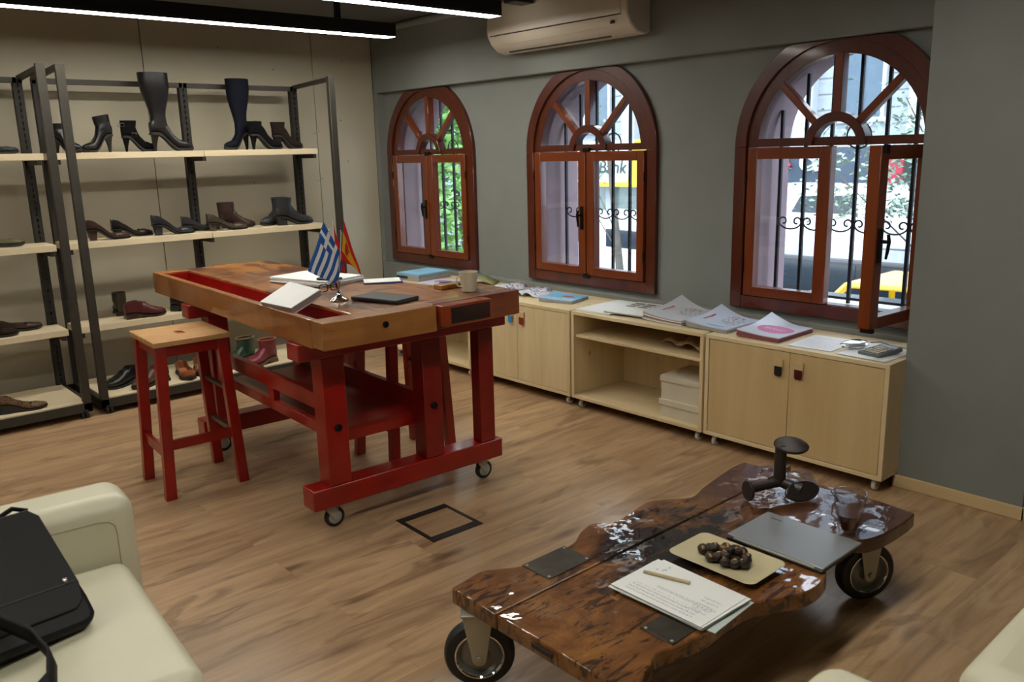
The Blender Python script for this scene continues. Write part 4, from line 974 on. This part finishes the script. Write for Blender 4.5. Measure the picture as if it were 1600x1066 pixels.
for i,(px,py,lv) in enumerate(chp):
    # plate-frame coordinates worked out from the heap's outline
    cx_ = (px-462)/300*.100 + (py-695)/120*.062; cy_ = (px-462)/300*.082 - (py-695)/120*.072
    z = ZD+.025+.022*lv
    c = thing('chestnut', 'roasted chestnut heaped on the cream plate', 'chestnut', (-1.43+cx_, 2.18+cy_, z), random.uniform(0,6), 'roasted chestnuts on the plate')
    c.rotation_euler = (random.uniform(-.5,.5),random.uniform(-.5,.5),random.uniform(0,6))
    MB().blob((0,0,0),(.0205,.018,.015),11,8,jit=.09,seed=i).build('shell', m_ch, c)
    MB().blob((.006,0,.010),(.010,.006,.007),8,6,jit=.1,seed=i).build('split_flesh', m_chf, c)
t = thing('laptop','closed silver laptop on the coffee table, overhanging its edge','laptop',(-1.352,2.462,ZD+.001))
m_lap = mat('silver_laptop','8f9292',.38,.45,var=.02)
MB().box(-.178,.178,-.132,.132,.0,.009).build('base', m_blackplastic, t, bevel=.003); MB().box(-.178,.178,-.128,.132,.0095,.018).build('lid', m_lap, t, bevel=.002)
MB().cyl((-.15,-.128,.010),(.15,-.128,.010),.005,n=10).build('hinge', m_zinc, t)
text_mesh('logo','lenovo',.017,.0004,m_chrome,t,Matrix.Translation((-.120,.092,.0183)))
# glass with a dark drink
gt = thing('drinking_glass','faceted tea glass half filled with a dark red drink','glass',(-1.262,2.672,ZD+.001))
def facet(r,n=16,k=.05): return [(r*(1+(k if i%2 else -k*.2))*math.cos(2*PI*i/n),r*(1+(k if i%2 else -k*.2))*math.sin(2*PI*i/n)) for i in range(n)]
m_tumbler = glass_mat('tumbler_glass',(.88,.88,.90),1.8)
MB().loft([[(x,y,z) for x,y in facet(r,16,k)] for r,z,k in ((.028,0,.0),(.032,.004,.03),(.040,.05,.03),(.050,.105,.02),(.055,.150,0),(.052,.150,0),(.047,.105,0),(.037,.05,0),(.029,.016,0),(.001,.014,0))]).build('tumbler', m_tumbler, gt, smooth=False)
MB().lathe([(.001,.0155),(.0285,.017),(.0365,.05),(.0405,.070),(.001,.070)],n=16).build('drink', mat('dark_red_drink','45120a',.15), gt)
# dark three armed stand
st = thing('shoe_display_stand','dark brown three armed shoe stand with oval end plates','display stand',(-1.60,2.80,ZD))
m_st = mat('dark_brown_plastic','2b2320',.4,var=.1)
Hb = Vector((.0,-.015,.062))
MB().tube([Hb, Hb+Vector((0,0,.150))], [.024,.022], 14).build('post', m_st, st)
MB().tube([Hb+Vector((.01,.01,0)), Vector((-.055,-.135,.050))], .0185, 14).build('arm', m_st, st)
MB().tube([Hb, Vector((.075,.012,.038))], [.020,.026], 14).build('arm', m_st, st)
def oval(c, nrm, ax, a, b, th, name):
    nrm = Vector(nrm).normalized(); ax = Vector(ax); ax = (ax-nrm*ax.dot(nrm)).normalized(); ay = nrm.cross(ax)
    pts = [(a*math.cos(2*PI*k/28), b*math.copysign(abs(math.sin(2*PI*k/28))**1.15,math.sin(2*PI*k/28))) for k in range(28)]
    R = [[tuple(Vector(c)+ax*u*s+ay*v*s+nrm*w) for u,v in pts] for s,w in ((.93,-th/2),(1,-th/4),(1,th/4),(.93,th/2))]
    MB().loft(R).build(name, m_st, st)
oval(Hb+Vector((.030,.022,.148)), (.42,-.42,1), (.80,.60,-.10), .066, .042, .014, 'end_plate')
oval(Vector((-.057,-.140,.0435)), (-.4,-1,.0), (0,.0,1), .042, .036, .012, 'end_plate')
oval(Vector((.082,.012,.036)), (.75,-.30,.62), (.35,1,-.0), .078, .040, .014, 'end_plate')
# ------------------------------------------------------------------ sofa, bag, armchairs
def sofa(label, loc, rz, Wd, D=.95, arm=.23, ah=.62, cat='sofa', name='sofa', back=True, n=1):
    s = thing(name, label, cat, loc, rz)   # origin: left arm's front outer foot; +x along the seat, -y to the back
    MB().box(0,arm,-D,0,.05,ah).build('armrest', m_cream, s, bevel=.065, seg=6)
    MB().box(Wd-arm,Wd,-D,0,.05,ah).build('armrest', m_cream, s, bevel=.065, seg=6)
    MB().box(arm-.01,Wd-arm+.01,-D+.1,-.06,.05,.30).build('base', m_cream, s, bevel=.02)
    w = (Wd-2*arm)/n
    for k in range(n): MB().box(arm+k*w,arm+(k+1)*w,-D+.22,-.05,.29,.425).build('seat_cushion', m_cream, s, bevel=.05, seg=6)
    MB().box(arm-.02,Wd-arm+.02,-D,-D+.24,.2,.74).build('backrest', m_cream, s, bevel=.07, seg=6)
    for xs in (arm+.0004, Wd-arm-.0004):
        sg = 1 if xs < Wd/2 else -1
        MB().tube([(xs,-D+.1,ah-.0655),(xs,-.115,ah-.0655),(xs,-.085,ah-.072),(xs,-.070,ah-.088),(xs,-.0655,ah-.115),(xs,-.066,.2)], .0016, 5).build('seam', m_creamseam, s)
    for x in (.06,Wd-.06):
        for y in (-.06,-D+.06): MB().cyl((x,y,0),(x,y,.055),.02,.025,n=12).build('foot', m_blackplastic, s)
    return s
sofa('cream leather sofa at the lower left with the black bag on it', (-2.895,.765,0), math.radians(-4), 2.05, n=2)
sofa('cream leather armchair at the bottom edge right of the coffee table', (-.745,.62,0), math.radians(90), .9, cat='armchair', name='armchair')
sofa('cream leather armchair at the lower right corner of the photo', (-.545,2.62,0), 0, .9, D=.98, cat='armchair', name='armchair')
bg = thing('shoulder_bag','black leather satchel leaning on the arm of the cream sofa','bag',(-2.295,.505,.428))
up = Vector((-.24,-.035,.27)).normalized(); wv = Vector((.30,-.95,0)); wv = (wv-up*wv.dot(up)).normalized(); nv = wv.cross(up).normalized()
if nv.x < 0: nv = -nv
BM = Matrix(((wv.x,up.x,nv.x,0),(wv.y,up.y,nv.y,0),(wv.z,up.z,nv.z,0),(0,0,0,1)))
m_bag = mat('black_bag_leather','0d0d0e',.5,var=.2,scale=8,bump=.06,spec=.25)
ol = [(.035,0),(.40,0),(.43,.03),(.41,.345),(.06,.355),(.035,.335),(.0,.08),(-.002,.03),(.01,.008)]
MB(BM).prism(ol, -.05, .025).build('body', m_bag, bg, bevel=.018, seg=4)
MB(BM).prism([(.045,.05),(.41,.05),(.415,.352),(.06,.362),(.036,.336),(.012,.12),(.02,.07)], .026, .033).build('flap', m_bag, bg, bevel=.004)
MB(BM).beam((.02,.125,.0345),(.41,.125,.0345),.004,.003).build('stitching', mat('bag_stitching','1e2422',.6), bg)
MB(BM).blob((.045,.135,.035),(.007,.007,.004)).build('stud', m_chrome, bg)
MB(BM).tube([(.06,.345,.0),(.045,.375,-.005),(.075,.392,-.01),(.13,.372,-.015),(.22,.368,-.02),(.36,.372,-.02)], .007, 8).build('strap', m_bag, bg)
_sp = [Vector(q)-Vector((-2.295,.505,.428)) for q in ((-2.36,.22,.56),(-2.27,.28,.545),(-2.18,.335,.52),(-2.10,.355,.49),(-2.03,.335,.465),(-1.99,.28,.452),(-1.97,.20,.448))]
def _strap(u, v):
    f = u*(len(_sp)-1); k = min(int(f), len(_sp)-2); p = _sp[k].lerp(_sp[k+1], f-k); return p+Vector((.018*(v-.5)*2, .006*(v-.5), -.020*(v-.5)*2))
MB().sheet(_strap, 30, 3).build('strap', m_bag, bg, solid=.006)
# ------------------------------------------------------------------ floor hatch
fh = thing('floor_box','square floor outlet cover with black frame and wood infill','floor box',(-3.055,1.965,0.0005), math.radians(-1.5))
a, b = .30, .275
MB().box(0,.046,0,b,0,.003).box(a-.046,a,0,b,0,.003).box(.046,a-.046,0,.02,0,.003).box(.046,a-.046,b-.02,b,0,.003).build('frame', mat('black_hatch_frame','1b1c1a',.4), fh)
MB().box(.046,a-.046,.02,b-.02,0,.0022).build('infill', wood('hatch_laminate','8a6a4c','a98a68',1,.4), fh)
# ------------------------------------------------------------------ the street outside
ZG = -2.0
struct('street_ground', MB().box(-60,25,4.8,60,ZG-.2,ZG), mat('asphalt','5e6063',.9,var=.15,scale=1))
m_fac = mat('pale_stone_facade','a9aeb2',.8,var=.05,scale=1.2); m_facg = mat('grey_stone_band','8f969c',.8); m_fwin = mat('facade_window_glass','4c5c68',.12)
fb = thing('building','pale stone building with pilasters across the street, seen through the windows','building',(-20,22,ZG))
MB().box(-25,30,.35,6,0,13).build('wall', m_fac, fb)
mb = MB(); 
for k in range(22): mb.box(-25,30,.30,.36,3.7+k*.42,3.7+k*.42+.36)
mb.build('stone_courses', m_facg, fb, bevel=.02)
for k in range(17):
    x = -24+k*3.15; MB().box(x-.28,x+.28,0,.36,3.7,13).build('pilaster', m_fac, fb, bevel=.03)
for k in range(16):
    x = -24+k*3.15+1.57
    for z in (4.3,8.2):
        o = MB().box(x-.62,x-.52,.2,.36,z,z+2.2).box(x+.52,x+.62,.2,.36,z,z+2.2).box(x-.62,x+.62,.2,.36,z+2.1,z+2.2).box(x-.7,x+.7,.15,.36,z-.12,z).box(x-.03,x+.03,.22,.36,z,z+2.2).build('window_frame', m_fac, fb)
        MB().box(x-.52,x+.52,.26,.30,z,z+2.1).build('pane', m_fwin, o)
MB().box(-25,30,-.35,.36,3.45,3.72).build('ledge', m_fac, fb, bevel=.03)
mb = MB()
for k in range(26):
    x = -25+k*2.1; mb.box(x,x+.22,.05,.35,0,3.45)
mb.build('shopfront_posts', m_fac, fb)
MB().box(-25,30,.28,.34,.3,3.4).build('shopfront_glass', mat('shopfront_glass','7d8f8c',.15,var=.3,scale=1), fb)
m_navy = mat('dark_navy_sign_board','2b3a4a',.5); m_redb = mat('crimson_panel','a8283c',.5); m_yel = mat('yellow_sign_panel','e6b92a',.5); m_sw = mat('white_sign_panel','dfe4e4',.5)
RX = Matrix.Rotation(PI/2,4,'X')
t = thing('shop_sign','dark navy shop sign with rounded red and white letters across the street','sign',(-11.6,21.5,.51))
MB().box(-2.3,1.5,0,.1,0,1.05).build('board', m_navy, t)
m_rl = mat('red_letter','e0304a',.4)
MB().tube([(-1.62,-.05,.45),(-1.35,-.05,.95)][::-1] if False else [(-1.22,-.06,.90),(-.92,-.06,.52)],.10,12).build('letter_stroke', m_rl, t)
text_mesh('letters','ca',.85,.06,m_sw,t,Matrix.Translation((-.22,-.05,.72)) @ RX,off=.03)
MB().tube([(-1.22,-.06,.90),(-1.5,-.06,.52)],.07,10).build('letter_stroke', m_rl, t)
t = thing('wall_panel','crimson vertical panel on the shop front across the street','panel',(-9.75,21.48,-1.2))
MB().box(-.35,.33,0,.15,0,2.45).build('board', m_redb, t); MB().box(-.2,.36,-.02,0,1.35,2.42).build('upper_board', m_redb, t)
t = thing('poster','shop poster with two people and a yellow oval badge','poster',(-9.42,21.35,-.55))
m_po = printed('poster_print','cfd6dc',[('ell',-.16,.52,.07,.10,'3a2c28'),('ell',-.16,.36,.12,.14,'9db7c4'),('ell',.22,.50,.10,.16,'8a3a44'),('ell',.22,.64,.06,.08,'b98a70'),('ell',-.02,.20,.19,.08,'e3e032'),('lines',-.25,.2,.68,.85,'8a96a8',(.07,'z'))] if False else [('ell',-.16,.52,.07,.10,'3a2c28'),('ell',-.16,.36,.12,.13,'9db7c4'),('ell',.24,.46,.10,.20,'8a3a44'),('ell',.24,.68,.06,.07,'b98a70'),('ell',-.02,.20,.19,.08,'e3e032'),('rect',-.34,.34,-.1,.06,'2a2430')])
o = MB().box(-.36,.36,-.08,.95,0,.02).build('print', m_po, t); o.rotation_euler = (PI/2,0,0)
text_mesh('lettering','hepsi',.15,.005,m_sw,t,Matrix.Translation((0,-.025,-.02)) @ RX) if False else None
t = thing('bank_sign','white and yellow sign reading Bank across the street','sign',(-19.3,21.5,.42))
MB().box(-1.9,2.8,0,.1,.13,1.5).build('board', m_sw, t); MB().box(-1.0,2.8,-.02,.0,0,.15).build('yellow_strip', m_yel, t); MB().prism([(.95,.15),(2.8,.15),(2.8,1.5),(1.25,1.5)],-.02,0,'xz').build('yellow_field', m_yel, t)
text_mesh('letters','Bank',.62,.03,mat('dark_green_grey_letters','33433f',.5),t,Matrix.Translation((.28,-.03,.62)) @ RX,shear=.18)
m_glassdk = mat('dark_vehicle_glass','232d36',.08); m_cw = mat('white_car_paint','dfe3e6',.25,coat=.3); m_cy = mat('yellow_car_paint','c0960f',.25,coat=.3); m_cb = mat('black_car_paint','0e1318',.2,coat=.5)
def vehicle(name,label,cat,loc,prof,wins,Wd,paint,wheels,rz=0,extra=None):
    v = thing(name,label,cat,loc,rz)
    MB().prism(prof,0,Wd,'xz').build('body', paint, v, bevel=.06, seg=3)
    for w in wins:
        MB().prism(w,-.012,.0,'xz').build('window', m_glassdk, v)
        MB().prism(w,Wd,Wd+.012,'xz').build('window', m_glassdk, v)
    for x in wheels:
        for y in (.12,Wd-.12): 
            MB().cyl((x,y-.11,.33),(x,y+.11,.33),.33,n=24).build('wheel', m_rubber, v)
    return v
vehicle('van','white minivan passing outside, seen through the middle window','van',(-17.4,17,ZG),[(0,.35),(0,1.2),(.25,1.35),(1.1,1.95),(4.6,1.9),(4.7,.35)],[[(.55,1.3),(1.15,1.75),(1.9,1.75),(1.9,1.15),(.6,1.15)],[(2.15,1.56),(4.4,1.52),(4.4,1.05),(2.15,1.08)]],1.8,m_cw,(.9,3.8))
vehicle('truck','white flatbed truck with a tall cab outside the open window','truck',(-10.9,17,ZG),[(0,.4),(0,2.75),(2.75,2.75),(2.95,2.2),(6.5,2.2),(6.5,1.62),(2.9,1.5),(2.9,.4)],[[(1.1,2.2),(1.3,2.55),(2.55,2.6),(2.55,2.2)]],2.0,m_cw,(1.5,5.4))
vehicle('car','black car parked in front of the white truck','car',(-9.6,14.4,ZG),[(0,.3),(0,1.0),(.3,1.62),(5.6,1.62),(6.2,1.0),(6.3,.3)],[[(.35,1.05),(.55,1.52),(2.6,1.52),(2.6,1.05)],[(2.75,1.05),(2.75,1.52),(5.3,1.52),(5.7,1.05)]],1.8,m_cb,(1,5.1))
vehicle('taxi','yellow taxi between the black cars outside the open window','car',(-7.6,12.2,ZG),[(0,.3),(0,.95),(1.0,1.05),(1.5,1.58),(2.9,1.6),(3.5,1.1),(4.6,1.0),(4.7,.3)],[[(1.25,1.1),(1.6,1.5),(2.2,1.52),(2.2,1.1)],[(2.3,1.1),(2.3,1.52),(2.85,1.52),(3.25,1.12)]],1.7,m_cy,(.9,3.8))
vehicle('car','black car nearest the open window, under the sill','car',(-7.4,9.6,ZG),[(0,.3),(0,.95),(.7,1.1),(1.3,1.58),(3.2,1.6),(4.0,1.1),(4.8,.95),(4.8,.3)],[[(.95,1.1),(1.4,1.5),(2.2,1.52),(2.2,1.1)],[(2.3,1.1),(2.3,1.52),(3.1,1.52),(3.7,1.12)]],1.7,m_cb,(.9,3.9))
def leafmesh(n, fn, size, seed):
    r = random.Random(seed); mb = MB()
    for k in range(n):
        c = Vector(fn(r)); s = size*r.uniform(.6,1.2)
        E_ = Euler((r.uniform(-1,1),r.uniform(-1,1),r.uniform(0,6.28))).to_matrix()
        p = [Vector((0,-s,0)),Vector((s*.45,-.1*s,.12*s)),Vector((0,s,0)),Vector((-s*.45,-.1*s,.12*s))]
        i = mb._a([tuple(c+E_@q) for q in p]); mb.f += [(i,i+1,i+2),(i,i+2,i+3)]
    return mb
def leafmat(name, a, b):
    t = NT(name); n = t.noise(t.coords(), 4, 3); t.link(t.ramp(n, [(.35,lin(a)),(.65,lin(b))]), t.p.inputs['Base Color'])
    t.p.inputs['Transmission Weight'].default_value = 0; return t.done(.45)
m_lf = leafmat('grey_green_leaves','5a7560','93a896'); m_lv = leafmat('bright_green_leaves','3f7a2c','9fc876'); m_bark = mat('tree_bark','5a544c',.9,var=.3)
def tree(label, loc, clusters, n, size, m, seed, trunk_top, branches):
    t = thing('tree', label, 'tree', loc)
    MB().tube([(1.3,.3,0),(1.2,.2,1.6),(1.0,.1,trunk_top)],[.11,.08,.05],10).build('trunk', m_bark, t)
    mb = MB()
    for b in branches: mb.tube([(1.1,.15,b[0]-.6)]+[b[1]], [.014,.006], 6)
    mb.build('branches', m_bark, t)
    def fn(r):
        c = clusters[r.randrange(len(clusters))]; return [c[i]+r.gauss(0,c[3+i]) for i in range(3)]
    o = leafmesh(n, fn, size, seed).build('foliage', m, t, smooth=False); return t
tree('street tree with thin grey green leaves outside the open window',(-4.3,9,ZG),[(-.35,0,3.55,.22,.4,.2),(.2,0,3.2,.2,.4,.16),(-.3,0,3.0,.16,.4,.10),(.45,0,3.9,.18,.4,.14),(.25,0,2.95,.16,.3,.05),(.5,0,3.45,.2,.3,.12)],1000,.046,m_lf,2,4.2,[(2.6,(-.5,.1,3.4)),(2.9,(.5,0,3.6)),(3.2,(.3,.1,4.1)),(2.6,(.4,0,3.0))])
tree('street tree whose leaves cross the Bank sign outside the middle window',(-13.6,14,ZG),[(-.25,0,3.6,.3,.4,.3),(.35,0,3.15,.22,.3,.10),(.1,0,4.2,.3,.4,.3)],380,.08,m_lf,5,3.8,[(2.2,(-.3,0,3.5)),(2.6,(.5,0,3.2))])
t = thing('climbing_vine','dense bright green vine outside the leftmost window','vine',(-9.4,7.0,ZG))
MB().tube([(-.4,0,0),(-.3,.1,1.5),(.0,0,3.0),(.3,.1,4.2)],[.05,.04,.03,.02],8).build('stem', m_bark, t)
MB().tube([(.7,0,0),(.6,.1,1.5),(.5,0,3.0),(.2,.1,4.4)],[.05,.04,.03,.02],8).build('stem', m_bark, t)
leafmesh(4200, lambda r:(r.uniform(-1.5,1.7), r.gauss(0,.22), r.uniform(.6,4.35) if r.random()<.85 else r.uniform(3.8,5.0)), .12, 9).build('foliage', m_lv, t, smooth=False)
